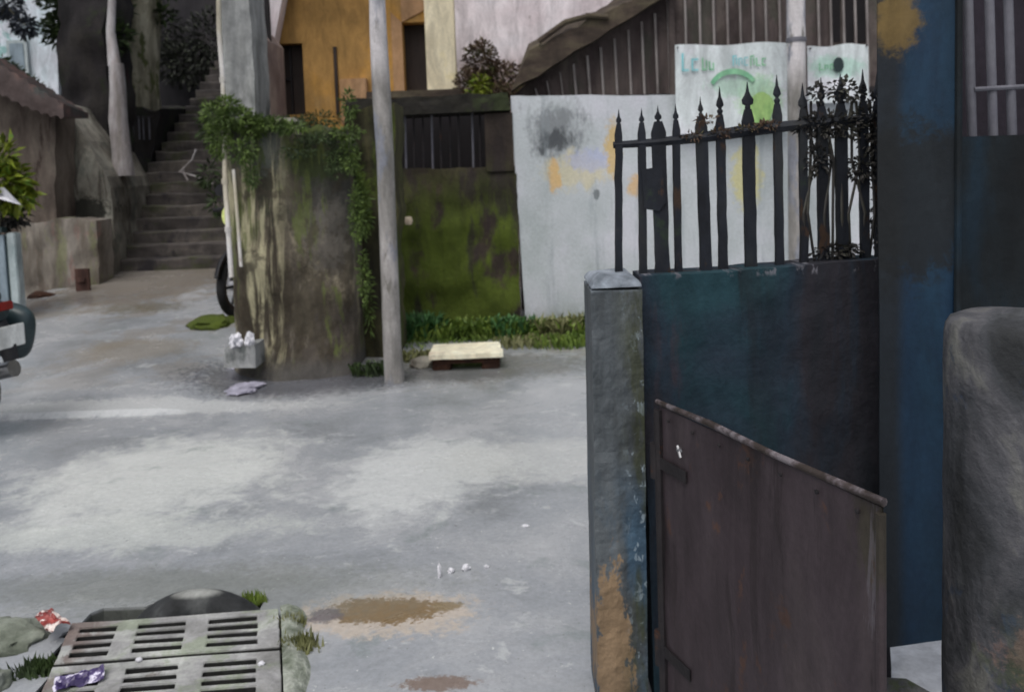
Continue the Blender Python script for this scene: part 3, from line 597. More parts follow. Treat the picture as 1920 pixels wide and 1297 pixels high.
# plant by shed
t = thing('shrub', 'lime-green broad-leaved shrub above the pale blue gate at the left edge', 'shrub', P(5, 430, 7.6))
mb = MB(); rg = random.Random(15)
clump(mb, P(8, 345, 7.6), (.18, .14, .17), 170, .16, .075, rg, .4); clump(mb, P(30, 372, 7.6), (.14, .1, .08), 110, .13, .06, rg, .5); clump(mb, P(-30, 340, 7.6), (.25, .2, .25), 180, .16, .07, rg)
clump(mb, P(2, 290, 7.6), (.1, .1, .12), 60, .14, .06, rg)
mb.build('foliage', M_limeleaf, t)
MB().tube([P(-5, 440, 7.6), P(0, 380, 7.6), P(10, 330, 7.6)], [.03, .02, .01], 8).build('stem', M_bark, t)
mb = MB(); leaf(mb, P(-25, 352, 7.45), Vector((1, -.2, -.45)), Vector((0, -1, .6)), .36, .12, .5); mb.v += []; mb.build('pale_leaf', M_litter, t)
mb = MB(); clump(mb, P(5, 405, 7.7), (.2, .14, .1), 220, .1, .05, rg, .5)
mb.build('dry_leaves', M_vine, t)
# pale blue gate
g = thing('gate', 'pale blue sheet metal gate with a grey post, behind the parked motorcycle', 'gate', (P(20, 600, 7.5).x, 7.5, 0))
MB().box((P(-330, 600, 7.5).x, 7.48, .06), (P(15, 520, 7.5).x, 7.52, P(10, 440, 7.5).z)).build('sheet', M_bluegate, g, bevel=.004)
MB().box((P(15, 520, 7.5).x+.003, 7.50, .06), (P(25, 520, 7.5).x-.003, 7.54, P(20, 438, 7.5).z)).build('hinge_strip', M_darkgreen, g)
mb = MB().box((P(25, 520, 7.5).x, 7.44, 0), (P(41, 520, 7.5).x, 7.54, P(30, 436, 7.5).z)); mb.build('post', M_bluegate_post, g, bevel=.008)
MB().box((P(-330, 600, 7.5).x, 7.46, P(10, 436, 7.5).z+.002), (P(15, 520, 7.5).x, 7.54, P(10, 436, 7.5).z+.05)).build('top_rail', M_darkgreen, g)

# ================================================================== middle: streaked block, column, pipe, mossy column
BD = 6.05
blk = thing('retaining_wall', 'tall streaked masonry retaining wall corner between the alley and the concrete pole', 'wall', (-1.7, BD, 0))
mb = MB()
NX, NZ = 46, 60
xl, xr = P(432, 620, BD).x, P(662, 640, BD).x
vs = []
def topz(u):
    return P(430+230*u, 228+noise.noise(Vector((u*7, 2, 0)))*26+(14 if u > .55 else 0), BD).z
cols = []
for i in range(NX+1):
    u = i/NX; zt_ = topz(u); col_ = []
    for j in range(NZ+1):
        z = -.15+(zt_+.15)*j/NZ
        lean = P(414, 300, BD).x-P(440, 640, BD).x
        x = xl+(xr-xl)*u+lean*(z/1.7)*(1-u*.9)
        # vertical ribs and hollows
        rib = .012*noise.fractal(Vector((x*9, 0, z*2.5)), 1, 2, 5)+.03*noise.fractal(Vector((x*3.2, 3, z*3.0)), 1, 2, 6)
        edge = .12*(abs(u-.5)*2)**6
        foot = -.22*max(0, 1-z/.35)**2
        y = BD-rib+edge+foot*(1-.3*u)+.05*(z/1.8)
        col_.append(Vector((x+.02*noise.noise(Vector((z*6, u*3, 1))), y, z)))
    cols.append(col_)
k = (NX+1)*(NZ+1); H_ = NZ+1
front = [v for c in cols for v in c]; vs = front+[Vector((v.x, BD+.85, v.z)) for v in front]; fs = []
for i in range(NX):
    for j in range(NZ):
        a = i*H_+j; fs.append((a, a+H_, a+H_+1, a+1))
    a = i*H_+NZ; fs.append((a, a+H_, k+a+H_, k+a))
for j in range(NZ):
    a = j; fs.append((a, a+1, k+a+1, k+a)); a = NX*H_+j; fs.append((a, k+a, k+a+1, a+1))
for i in range(NX):
    for j in range(NZ):
        a = i*H_+j; fs.append((k+a, k+a+1, k+a+H_+1, k+a+H_))
mb.add(vs, fs); mb.build('masonry', M_block, blk, smooth=True)
# mossy recessed column next to it
mb = MB(); D3 = 6.55
rough_slab(mb, (P(648, 640, D3).x, D3, -.1), (P(742, 640, D3).x, D3, -.1), P(738, 196, D3), P(644, 214, D3), (0, .5, 0), 16, 60, .06, 4, 3)
tag(mb.build('column', M_mosscol, smooth=True), 'dark mossy column behind the concrete pole, ending beside the ochre house', 'column')
# grey block on top
mb = MB().box((P(512, 250, 6.35).x, 6.3, P(530, 276, 6.35).z), (P(560, 250, 6.35).x, 6.5, P(530, 222, 6.35).z))
tag(mb.build('concrete_block', M_parapet, bevel=.015), 'small pale concrete block lying on top of the streaked wall', 'block')
# grey rendered column to the top
mb = MB(); D4 = 6.35
rough_slab(mb, P(424, 290, D4), P(482, 290, D4), P(464, -60, D4), P(412, -60, D4), (0, .4, 0), 10, 40, .02, 6, 4)
tag(mb.build('column', M_greycol, smooth=True), 'grey rendered column with ferns at its foot, standing on the streaked wall', 'column')
mb = MB(); pts = [P(409, -60, 6.22), P(411, 60, 6.22), P(418, 150, 6.2), P(421, 250, 6.1), P(422, 340, 5.98), P(428, 430, 5.92), P(434, 520, 5.88)]
mb.tube(pts, .019, 10)
pipe = thing('drain_pipe', 'long thin off-white plastic pipe running down the left edge of the streaked wall', 'pipe', P(434, 520, 5.88))
mb.build('pipe', M_pvc, pipe, smooth=True)
for p in (pts[2], pts[4], pts[5]): MB().lathe([(.026, -.02), (.026, .02)], 12, Matrix.Translation(p)).build('collar', M_pvc, pipe)
# rough pale strip beside pipe (second pipe)
mb = MB().tube([P(438, 318, 5.96), P(446, 420, 5.93), P(452, 500, 5.9)], .013, 8)
tag(mb.build('cable', M_pvc, smooth=True), 'shorter thin pale cable hanging right of the long white pipe', 'cable')
# pinkish sliver of building behind the grey column
hb = thing('house', 'pink-grey house corner seen between the grey column and the ochre house', 'house', (P(490, 300, 8.2).x, 8.2, 0))
mb = MB(); mb.prism([(P(455, 120, 8.2).x, 8.2, 0), (P(500, 120, 8.2).x, 8.2, 0), P(500, 75, 8.2), P(480, 50, 8.2), P(455, 60, 8.2)], (0, .6, 0)); mb.build('wall', mat('pinkish_grey_wall', [(.3, (112, 98, 96)), (.5, (132, 118, 116)), (.7, (160, 146, 138))], scale=(4, 3, 2)), hb)
MB().box((P(470, 0, 8.3).x, 8.35, P(470, 95, 8.3).z), (P(500, 0, 8.3).x, 8.4, P(470, -90, 8.3).z)).build('shutter', M_darkhill, hb)

# ferns and creepers
def fernplant(label, spots, m, seed, ln=.12, wd=.045, cat='fern', name='fern', stem=True):
    rg = random.Random(seed); base = Vector(spots[0][0]); t = thing(name, label, cat, base)
    mb = MB()
    for c, r, n in spots: clump(mb, c, r, n, ln, wd, rg, .35)
    mb.build('foliage', m, t)
    if stem:
        for c, r, n in spots:
            mb = MB()
            for _ in range(4):
                e = Vector(c)+Vector((rg.uniform(-1, 1)*r[0]*.7, rg.uniform(-1, 1)*r[1]*.6, rg.uniform(.2, .8)*r[2]))
                b0 = Vector(c)-Vector((0, 0, r[2]*.7)); mb.tube([b0, b0.lerp(e, .5)+Vector((0, 0, .02)), e], [.007, .005, .003], 5)
            mb.build('stem', m, t)
    return t
fernplant('bright green fern tuft around the foot of the grey column', [(P(440, 222, 6.05), (.14, .1, .07), 600), (P(410, 262, 6.05), (.08, .07, .15), 520), (P(475, 240, 6.1), (.12, .08, .09), 500), (P(425, 198, 6.1), (.1, .08, .06), 260), (P(455, 285, 5.98), (.1, .04, .09), 260), (P(500, 232, 6.05), (.14, .06, .04), 360), (P(398, 215, 6.1), (.08, .07, .1), 240), (P(545, 240, 6.0), (.12, .05, .03), 200), (P(470, 330, 5.96), (.04, .03, .1), 120)], M_fern, 21, .045, .016)
fernplant('dark moss and small ferns on the top right of the streaked wall', [(P(600, 258, 6.05), (.2, .08, .035), 420), (P(560, 285, 5.99), (.14, .04, .04), 200), (P(625, 300, 5.99), (.07, .03, .14), 260)], M_darkleaf, 22, .032, .012)
fernplant('green trailing weeds spilling down the right edge of the streaked wall', [(P(655, 290, 6.0), (.07, .05, .14), 520), (P(668, 400, 6.05), (.05, .05, .24), 520), (P(650, 250, 6.0), (.13, .05, .05), 320), (P(682, 520, 6.1), (.04, .04, .22), 260)], M_fern, 24, .036, .013, 'creeper', 'creeper', False)
fernplant('dark grassy fringe along the top edge of the streaked wall behind the pale block', [(P(540, 232, 6.4), (.3, .08, .05), 420), (P(600, 225, 6.5), (.2, .1, .06), 320)], M_darkleaf, 25, .04, .012, 'plant', 'plant', False)
fernplant('light green creeper patch hanging down the mossy column behind the pole', [(P(660, 345, 6.45), (.07, .05, .16), 300), (P(680, 400, 6.45), (.06, .05, .2), 220), (P(655, 200, 6.45), (.05, .05, .13), 120), (P(690, 560, 6.45), (.03, .04, .3), 120)], M_fern, 23, .06, .018, 'creeper', 'creeper', False)
# concrete pole
pole = thing('utility_pole', 'tall grey concrete pole at the road edge in front of the mossy wall', 'pole', (P(738, 714, 5.75).x, 5.75, 0))
b0 = G(739, 716); D5 = b0.y
pts = [P(740, 716, D5), P(735, 640, D5), P(728, 450, D5), P(722, 300, D5), P(715, 180, D5), P(709, 60, D5), P(705, -60, D5), P(698, -500, D5), P(690, -900, D5)]
mb = MB().tube(pts, [.073, .066, .062, .061, .066, .06, .052, .05, .045], 18)
for v in mb.v: v.x += noise.noise(Vector((v.z*3, 0, 5)))*.008
pole.location = pts[0]; mb.build('shaft', M_pole, pole, smooth=True)
for z in (): 
    q = [p for p in pts if p.z >= z][0]; r_ = pts[pts.index(q)-1]; f = (z-r_.z)/(q.z-r_.z); c = r_.lerp(q, f)
    MB().lathe([(.066, -.012), (.069, 0), (.066, .012)], 18, Matrix.Translation(c)).build('band', M_darkiron, pole)

# ================================================================== mossy wall with barred opening
D6 = 7.6
mw = thing('retaining_wall', 'dark mossy wall with a barred gap under a slab, left of the white wall', 'wall', (-.5, D6, 0))
x0, x1 = P(728, 600, D6).x, P(976, 600, D6).x
mb = MB(); rough_slab(mb, (x0-.3, D6, -.1), (x1, D6, -.1), P(970, 312, D6), P(700, 320, D6), (0, .35, 0), 36, 30, .05, 12, 3, .02)
mb.build('wall', M_mosswall, mw, smooth=True)
M_lintel = mat('dark_slab', [(.3, (26, 24, 22)), (.6, (42, 40, 34))], scale=(3, 3, 6), rough=.9, bump=.4, layers=[dict(col=(52, 62, 34), scale=(3, 3, 3), lo=.5, hi=.62, amt=.7, x=(-.5, -.2))])
za, zb = P(850, 215, D6).z, P(850, 181, D6).z
mb = MB(); rough_slab(mb, (x0-.3, D6-.06, za), (x1-.02, D6-.06, za+.02), (x1-.05, D6-.06, zb+.01), (x0-.3, D6-.06, zb-.005), (0, .5, 0), 30, 4, .02, 3, 5)
mb.build('top_slab', M_lintel, mw)
MB().box((P(915, 400, D6).x, D6-.02, P(915, 318, D6).z-.02), (x1-.01, D6+.33, za-.002)).build('end_pier', M_mosswall, mw)
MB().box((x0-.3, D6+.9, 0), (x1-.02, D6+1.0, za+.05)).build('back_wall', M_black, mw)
for px in (748, 762, 778, 795, 812, 828, 846, 862, 888, 902): MB().tube([P(px, 325, D6+.08), P(px-3, 212, D6+.08)], .011, 6).build('bar', M_gbar if px in (762, 812, 888) else M_darkiron, mw)
tag(MB().lathe([(.0, -.04), (.03, -.035), (.042, 0), (.03, .035), (0, .04)], 10, Matrix.Translation(P(766, 414, D6-.09))).build('flower', M_slabtop, smooth=True), 'single pale round blossom on the mossy wall just right of the pole', 'flower')

# ================================================================== ochre house
D7 = 9.3
hs_ = thing('house', 'ochre house with cream pillars and dark doorways above the mossy wall', 'house', (P(680, 300, D7).x, D7, 0))
def R2(pxa, pya, pxb, pyb, d0, d1, m, name, par, bev=0):     # upright rectangular block seen between two photo corners
    a = P(pxa, pyb, d0); b = P(pxb, pya, d0)
    return MB().box((a.x, d0, a.z), (b.x, d1, b.z)).build(name, m, par, bevel=bev)
mb = MB(); wa = P(508, 300, D7)
# wall in pieces round the openings, butted
zt2 = P(600, -80, D7).z; zlow = 0.0
def wallpiece(xa, xb, za_, zb_): mb.box((xa, D7, za_), (xb, D7+.25, zb_))
X = lambda px, py=150: P(px, py, D7).x
Z = lambda py, px=650: P(px, py, D7).z
zw0, zw1 = Z(212), Z(82, 540)
zd0, zd1 = Z(182, 780), Z(42, 780)
wallpiece(X(508), X(522), zlow, zt2); wallpiece(X(522), X(570), zlow, zw0); wallpiece(X(522), X(570), zw1, zt2)
wallpiece(X(570), X(758), zlow, zt2); wallpiece(X(758), X(806), zlow, zd0); wallpiece(X(758), X(806), zd1, zt2)
mb.build('wall', M_ochre, hs_)
mb = MB(); mb.box((X(522), D7+.14, zw0), (X(570), D7+.18, zw1)); wdo = mb.build('window', M_door, hs_)
mb = MB(); mb.box((X(540), D7+.1, zw0), (X(543), D7+.139, zw1)); mb.box((X(522), D7+.1, (zw0+zw1)/2), (X(540), D7+.139, (zw0+zw1)/2+.03)); mb.build('frame', M_darkiron, wdo)
MB().box((X(758), D7+.18, zd0), (X(806), D7+.22, zd1)).build('door', M_door, hs_)
mb = MB(); mb.prism([(X(738), D7-.02, zd0), (X(758), D7-.02, zd0), (X(758), D7-.02, zd1), (X(738), D7-.02, zd1+.12)], (0, .018, 0)); mb.prism([(X(758), D7-.02, zd1), (X(806), D7-.02, zd1+.14), (X(806), D7-.02, zt2), (X(758), D7-.02, zt2)], (0, .018, 0)); mb.build('door_surround', M_peach, hs_)
mb = MB(); mb.box((X(804), D7-.22, Z(176, 830)), (X(858), D7-.021, zt2)); mb.build('pillar', M_cream, hs_, bevel=.01)
mb = MB(); mb.box((X(640), D7-.12, Z(235)), (X(690), D7-.002, Z(150))); mb.build('pilaster', M_peach, hs_, bevel=.01)
mb = MB(); mb.box((X(628), D7-.03, Z(215)), (X(634), D7-.002, Z(88))); mb.build('drain_pipe', M_door, hs_)
mb = MB(); mb.prism([P(505, 80, D7-.25), P(513, 82, D7-.25), P(540, -60, D7-.25), P(505, -60, D7-.25)], (0, .2, 0)); mb.build('corner_strip', M_pinkwhite, hs_)
mb = MB(); mb.box((X(505), D7-.35, Z(-42)), (X(870), D7-.25, Z(-70))); mb.build('balcony_edge', M_peach, hs_)
mb = MB(); mb.box((X(700), D7-.5, Z(190, 780)), (X(870), D7-.23, Z(178, 780))); mb.build('ledge', M_beam, hs_)
# pink-white house
D8 = 10.2
ph = thing('house', 'pinkish-white house wall at the top centre above the brown creeper', 'house', (P(950, 300, D8).x, D8, 0))
a = P(852, 300, D8); b = P(1300, 300, D8)
mb = MB(); rough_slab(mb, (a.x, D8, 0), (b.x, D8, 0), (b.x, D8, P(960, -120, D8).z), (a.x, D8, P(960, -120, D8).z), (0, .4, 0), 12, 12, .01, 3); mb.build('wall', M_pinkwhite, ph)
MB().box((P(852, 0, D8).x, D8-.06, P(900, -60, D8).z), (b.x, D8-.02, P(900, -80, D8).z)).build('cornice', M_cream, ph)
fernplant('brown and green creeper mass between the cream pillar and the brown shed', [(P(900, 120, 9.0), (.2, .1, .26), 1100), (P(880, 165, 8.9), (.16, .1, .2), 700), (P(940, 150, 9.0), (.3, .1, .2), 1200), (P(975, 185, 8.8), (.3, .1, .14), 700), (P(915, 185, 8.8), (.34, .1, .14), 900)], M_plum, 31, .055, .028, 'creeper', 'creeper', False)
fernplant('bright yellow-green leaf tuft low in the brown creeper', [(P(903, 160, 8.65), (.1, .06, .1), 130), (P(890, 178, 8.6), (.1, .05, .06), 60)], M_limeleaf, 32, .07, .03)

# ================================================================== brown sheet shed with battens (stands behind the white wall)
D9 = 8.6
sd = thing('shed', 'brown sheet metal shed with pale vertical battens behind the white wall', 'shed', (P(1300, 300, D9).x, D9, 0))
p0 = P(965, 178, D9); p1 = P(1262, -5, D9); p2 = P(1262, -140, D9); p3 = P(1720, -140, D9)
mb = MB(); mb.prism([(p0.x, D9, 0), (p3.x, D9, 0), (p3.x, D9, p2.z), (p1.x+.2, D9, p2.z), (p0.x, D9, p0.z)], (0, .1, 0)); mb.build('sheet_wall', M_shed, sd)
pxs = [980, 1005, 1027, 1052, 1077, 1103, 1128, 1154, 1180, 1205, 1230, 1253, 1285, 1312, 1338, 1364, 1388, 1412, 1436, 1462, 1535, 1558, 1582, 1604, 1626]
for px in pxs:
    b_ = P(px+4, 182, D9-.03)
    if px < 1253: ty = 178-(px-965)*.62+12
    else: ty = -60
    t_ = P(px-2, ty, D9-.03)
    MB().tube([Vector((b_.x, D9-.022, b_.z-.3)), Vector((b_.x, D9-.022, b_.z)), Vector((t_.x, D9-.022, t_.z))], .014 if px > 1060 else .009, 6).build('batten', M_batten, sd)
for px in (1555, 1580, 1603):
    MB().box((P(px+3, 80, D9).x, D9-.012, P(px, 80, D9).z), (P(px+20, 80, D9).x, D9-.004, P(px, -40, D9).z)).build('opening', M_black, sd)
MB().box((P(1256, 0, D9).x-.03, D9-.07, 0), (P(1256, 0, D9).x+.03, D9-.03, P(1256, -120, D9).z)).build('corner_post', M_shed, sd)
mb = MB(); e0 = P(958, 172, D9-.25); e1 = P(1272, -22, D9-.25); e2 = P(1205, -22, D9-.25); e3 = P(1000, 80, D9-.25)
n = 24; lo = []; hi = []
for i in range(n+1):
    f = i/n; a = e0.lerp(e1, f); b = P(992, 95, D9-.25).lerp(P(1215, -15, D9-.25), f)
    a.z += noise.noise(Vector((f*9, 0, 0)))*.03; b.z += noise.noise(Vector((f*11, 4, 0)))*.05; lo.append(a); hi.append(b)
W = n+1; vs = lo+hi+[v+Vector((0, .22, 0)) for v in lo]+[v+Vector((0, .22, .1)) for v in hi]; fs = []
for i in range(n): fs += [(i, i+1, W+i+1, W+i), (W+i, W+i+1, 3*W+i+1, 3*W+i), (2*W+i, 3*W+i, 3*W+i+1, 2*W+i+1), (i, 2*W+i, 2*W+i+1, i+1)]
fs += [(0, W, 3*W, 2*W), (n, 2*W+n, 3*W+n, W+n)]
mb.add(vs, fs); mb.build('sloping_eave', M_beam, sd)
MB().tube([P(1010, 78, D9-.27), P(1060, 42, D9-.27), P(1105, 30, D9-.27), P(1140, 33, D9-.27)], .03, 8).build('eave_pole', M_beam, sd)
MB().box((p0.x, D9-.05, P(1200, 186, D9).z-.02), (p3.x, D9-.021-.016, P(1200, 180, D9).z+.01)).build('base_rail', M_darkiron, sd)

# ================================================================== white wall, banners, pole
D10 = 7.6
mb = MB(); wx0, wx1 = P(980, 600, D10).x, P(1720, 400, D10).x
rough_slab(mb, (P(988, 640, D10).x, D10, -.1), (wx1, D10, -.1), P(1720, 175, D10), P(957, 180, D10), (0, .22, 0), 40, 24, .012, 5, 2, .01)
tag(mb.build('wall', M_white, smooth=True), 'white plaster wall with grey and orange stains behind the iron railing', 'wall')
def glyphs(mb, x0, x1, z0, z1, y, n, rg):
    """unreadable painted strokes: hooks, bars and bowls at letter size"""
    wd = (x1-x0)/n; h = z1-z0
    for i in range(n):
        a = x0+i*wd; s_ = wd*.2; k = rg.randint(0, 3); hh = h*(1 if i == 0 else rg.uniform(.68, .85))
        mb.box((a, y-.003, z0), (a+s_, y, z0+hh))
        if k in (0, 2): mb.box((a+s_+.001, y-.003, z0+hh-s_*1.1), (a+wd*.72, y, z0+hh))
        if k in (1, 2, 3): mb.box((a+s_+.001, y-.003, z0), (a+wd*.72, y, z0+s_*1.1))
        if k in (0, 3): mb.box((a+wd*.55, y-.003, z0+s_*1.3), (a+wd*.55+s_, y, z0+hh*.8))
def banner(name, label, pa, pb, pc, pd, seed):
    o = thing(name, label, 'banner', P(*pd, 7.5), 'printed banners on the white wall')
    n = 16; vs = []; A, B, C_, D_ = P(*pa, 7.5), P(*pb, 7.5), P(*pc, 7.5), P(*pd, 7.5)
    for j in range(9):
        for i in range(n+1):
            u, v = i/n, j/8
            p = (D_*(1-u)+C_*u)*(1-v)+(A*(1-u)+B*u)*v
            p.y += .006*math.sin(u*13+seed)-.0+.006*noise.noise(p*4)
            if j == 8: p.z += .01*math.sin(u*9+seed)
            vs.append(p)
    k = len(vs); vs += [v+Vector((0, .006, 0)) for v in vs]; fs = []; W = n+1
    for j in range(8):
        for i in range(n): a = j*W+i; fs += [(a, a+1, a+W+1, a+W), (k+a, k+a+W, k+a+W+1, k+a+1)]
    for i in range(n): fs += [(i, k+i, k+i+1, i+1), (8*W+i, 8*W+i+1, k+8*W+i+1, k+8*W+i)]
    for j in range(8): fs += [(j*W, j*W+W, k+j*W+W, k+j*W), (j*W+n, k+j*W+n, k+j*W+W+n, j*W+W+n)]
    MB().add(vs, fs).build('sheet', M_banner, o)
    for q in (A, B): MB().lathe([(.008, -.01), (.008, .012)], 8, Matrix.Translation(q+Vector((.02 if q is A else -.02, -.012, -.02))) @ Matrix.Rotation(R(90), 4, 'X')).build('eyelet', M_darkiron, o)
    return o
ban = banner('banner', 'large white banner with cyan and green print behind the railing spear points', (1266, 86), (1480, 80), (1482, 248), (1268, 252), 1.0)
rg = random.Random(4); yb = 7.485
def Bx(px, py): return P(px, py, yb)
mb = MB(); glyphs(mb, Bx(1276, 0).x, Bx(1312, 0).x, Bx(1290, 134).z, Bx(1290, 100).z, yb, 2, rg); mb.build('lettering', M_cyan, ban)
mb = MB(); glyphs(mb, Bx(1314, 0).x, Bx(1340, 0).x, Bx(1330, 132).z, Bx(1330, 108).z, yb, 2, rg); mb.build('lettering', M_greenp, ban)
mb = MB(); glyphs(mb, Bx(1372, 0).x, Bx(1404, 0).x, Bx(1390, 124).z, Bx(1390, 104).z, yb, 3, rg); mb.build('lettering', M_cyan, ban)
mb = MB(); glyphs(mb, Bx(1405, 0).x, Bx(1438, 0).x, Bx(1420, 124).z, Bx(1420, 104).z, yb, 3, rg); mb.build('lettering', M_greenp, ban)
mb = MB()
for i in range(10):
    a0, a1 = 2.7-i*.22, 2.7-(i+1)*.22; c = Bx(1375, 172); r0_, r1_ = .2, .235
    mb.prism([c+Vector((math.cos(a0)*r0_, 0, math.sin(a0)*r0_*.8)), c+Vector((math.cos(a0)*r1_, 0, math.sin(a0)*r1_*.9)), c+Vector((math.cos(a1)*r1_, 0, math.sin(a1)*r1_*.9)), c+Vector((math.cos(a1)*r0_, 0, math.sin(a1)*r0_*.8))], (0, -.003, 0))
mb.build('print_arc', M_greenp, ban)
mb = MB(); c = Bx(1428, 205); mb.prism([c+Vector((.11*math.cos(a)*(1+.15*math.sin(3*a)), 0, .16*math.sin(a))) for a in [2*math.pi*i/20 for i in range(20)]], (0, -.003, 0)); mb.build('print_shape', M_lime, ban)
ban2 = banner('banner', 'smaller white banner with green print right of the grey street pole', (1514, 88), (1628, 82), (1630, 190), (1516, 195), 2.0)
mb = MB(); glyphs(mb, Bx(1535, 0).x, Bx(1575, 0).x, Bx(1550, 132).z, Bx(1550, 118).z, yb, 4, rg); mb.build('lettering', M_greenp, ban2)
mb = MB(); c = Bx(1572, 122); mb.prism([c+Vector((.05*math.cos(a), 0, .07*math.sin(a))) for a in [2*math.pi*i/16 for i in range(16)]], (0, -.0035, 0)); mb.build('print_shape', M_darkgreen, ban2)
up = thing('utility_pole', 'pale grey pole rising between the two banners', 'pole', (P(1495, 500, 7.1).x, 7.1, 0))
b_ = P(1497, 500, 7.1); t_ = P(1491, -80, 7.1)
MB().tube([(b_.x, 7.1, -.05), (b_.x, 7.1, 1.2), (t_.x, 7.1, t_.z), (t_.x, 7.1, 6)], [.085, .082, .076, .07], 16).build('shaft', M_pole, up, smooth=True)
MB().lathe([(.084, -.02), (.086, 0), (.084, .02)], 16, Matrix.Translation((b_.x, 7.1, 2.55))).build('band', M_gbar, up)

# ================================================================== weeds, slab bench, litter along the wall
def weed(label, px, d, h, n, m, seed, wd=.022, spread=.1, grp=None, name='weed'):
    rg = random.Random(seed); c = Vector((P(px, 600, d).x, d, 0)); mb = MB()
    for i in range(n):
        a = rg.uniform(0, 2*math.pi); r = rg.random()**.6*spread; b = c+Vector((math.cos(a)*r, math.sin(a)*r*.5, 0))
        hh = h*rg.uniform(.4, 1.05); dv = Vector((rg.uniform(-.5, .5), rg.uniform(-.4, .3), 1)).normalized()
        tip = b+dv*hh; mid = b.lerp(tip, .6)+Vector((rg.uniform(-.02, .02), 0, .02)); sd_ = Vector((rg.uniform(-1, 1), rg.uniform(-.4, .4), 0)).normalized()*wd*.5
        tip.z -= hh*.12
        mb.add([b-sd_*.6, b+sd_*.6, mid+sd_, tip, mid-sd_], [(0, 1, 2, 4), (4, 2, 3)])
        if rg.random() < .5:
            for _ in range(3): leaf(mb, b.lerp(mid, rg.random()), Vector((rg.uniform(-1, 1), rg.uniform(-1, .3), .5)), Vector((0, 0, 1)), h*.3, wd*1.3)
    o = mb.build(name, m); return tag(o, label, 'weed', grp)
WG = 'weeds along the foot of the walls'
wl = [('bluish weed tuft immediately right of the concrete pole', 775, 7.2, .3, 260, M_grass2, .3),
      ('low green weeds behind the left half of the cream slab', 830, 7.2, .2, 260, M_grass, .34),
      ('leafy green weed behind the right half of the cream slab', 905, 7.2, .22, 260, M_grass, .3),
      ('tall bluish weed at the join of mossy and white walls', 960, 7.15, .24, 220, M_grass2, .22),
      ('broad green weed at the left foot of the white wall', 1000, 7.15, .2, 260, M_grass, .26),
      ('dark stemmy weed against the white wall, nearest the gatepost', 1050, 7.1, .26, 200, M_dry, .24),
      ('short dark green weed touching the gatepost edge', 1095, 7.1, .22, 240, M_grass, .28),
      ('weed hidden low behind the iron railing', 1150, 7.2, .3, 160, M_grass, .28)]
for i, (lb, px, d, h, n, m, sp) in enumerate(wl): weed(lb, px, d, h, n, m, 50+i, .024, sp, WG)
for i, (lb, px, d, h, n, m, sp) in enumerate([('thin dry grass tuft on the road edge right of the cream slab', 985, 6.75, .12, 160, M_dry, .3), ('sparse grass tuft on the road edge before the white wall', 1060, 6.7, .14, 160, M_grass, .3),
      ('small dry tuft between the pole foot and the cream slab', 782, 6.35, .12, 90, M_dry, .16), ('dark weed tuft left of the pole foot', 700, 5.95, .14, 110, M_darkleaf, .18)]): weed(lb, px, d, h, n, m, 80+i, .016, sp, WG)
# moss ground cover strip
rg = random.Random(77); mb = MB()
for _ in range(2600):
    x = rg.uniform(P(750, 640, 7.2).x, P(1140, 640, 7.2).x); y = 7.5-abs(rg.gauss(0, .32))
    leaf(mb, Vector((x, y, 0)), Vector((rg.uniform(-1, 1), rg.uniform(-1, 1), 1)), Vector((0, 0, 1)), rg.uniform(.03, .08), .016)
o = mb.build('grass', M_grass); o['kind'] = 'stuff'; o['label'] = 'low grass growing along the foot of the mossy and white walls'; o['category'] = 'grass'
# cream slab on brown feet
D11 = G(860, 697).y
bn = thing('bench', 'cream stone slab resting low on dark brown brick feet by the road edge', 'bench', (P(865, 690, D11).x, D11, 0))
zt3 = P(870, 665, D11).z; pa = P(806, 668, D11); pb = P(943, 658, D11); zz = pa.z
dback = (CAMZ-zz)*F/((640-343+18))  # far edge
qa, qb = P(803, 668, D11), P(944, 660, D11); back = .42
mb = MB(); poly = [Vector((qa.x, D11, 0)), Vector((qb.x, D11+.02, 0)), Vector((qb.x-.04, D11+back, 0)), Vector((qa.x-.0, D11+back-.03, 0))]
n = 10; ring = []
for i in range(4):
    a, b = poly[i], poly[(i+1) % 4]
    for k_ in range(n): 
        p = a.lerp(b, k_/n); p.x += noise.noise(p*9)*.012; p.y += noise.noise(p*9+Vector((3, 0, 0)))*.014; ring.append(p)
zs = qa.z+.0
mb.prism([Vector((p.x, p.y, zs-.03)) for p in ring], (0, 0, .035)); mb.build('slab', M_slabtop, bn)
for fx in (.16, .82):
    cx = qa.x+(qb.x-qa.x)*fx
    mb = MB().box((cx-.07, D11+.06, -.01), (cx+.07, D11+.32, zs-.031)); mb.build('leg', M_rustleg, bn, bevel=.012)
MB().box((qa.x+.06, D11+.05, zs-.075), (qb.x-.06, D11+.36, zs-.0315)).build('under_board', M_rustleg, bn)
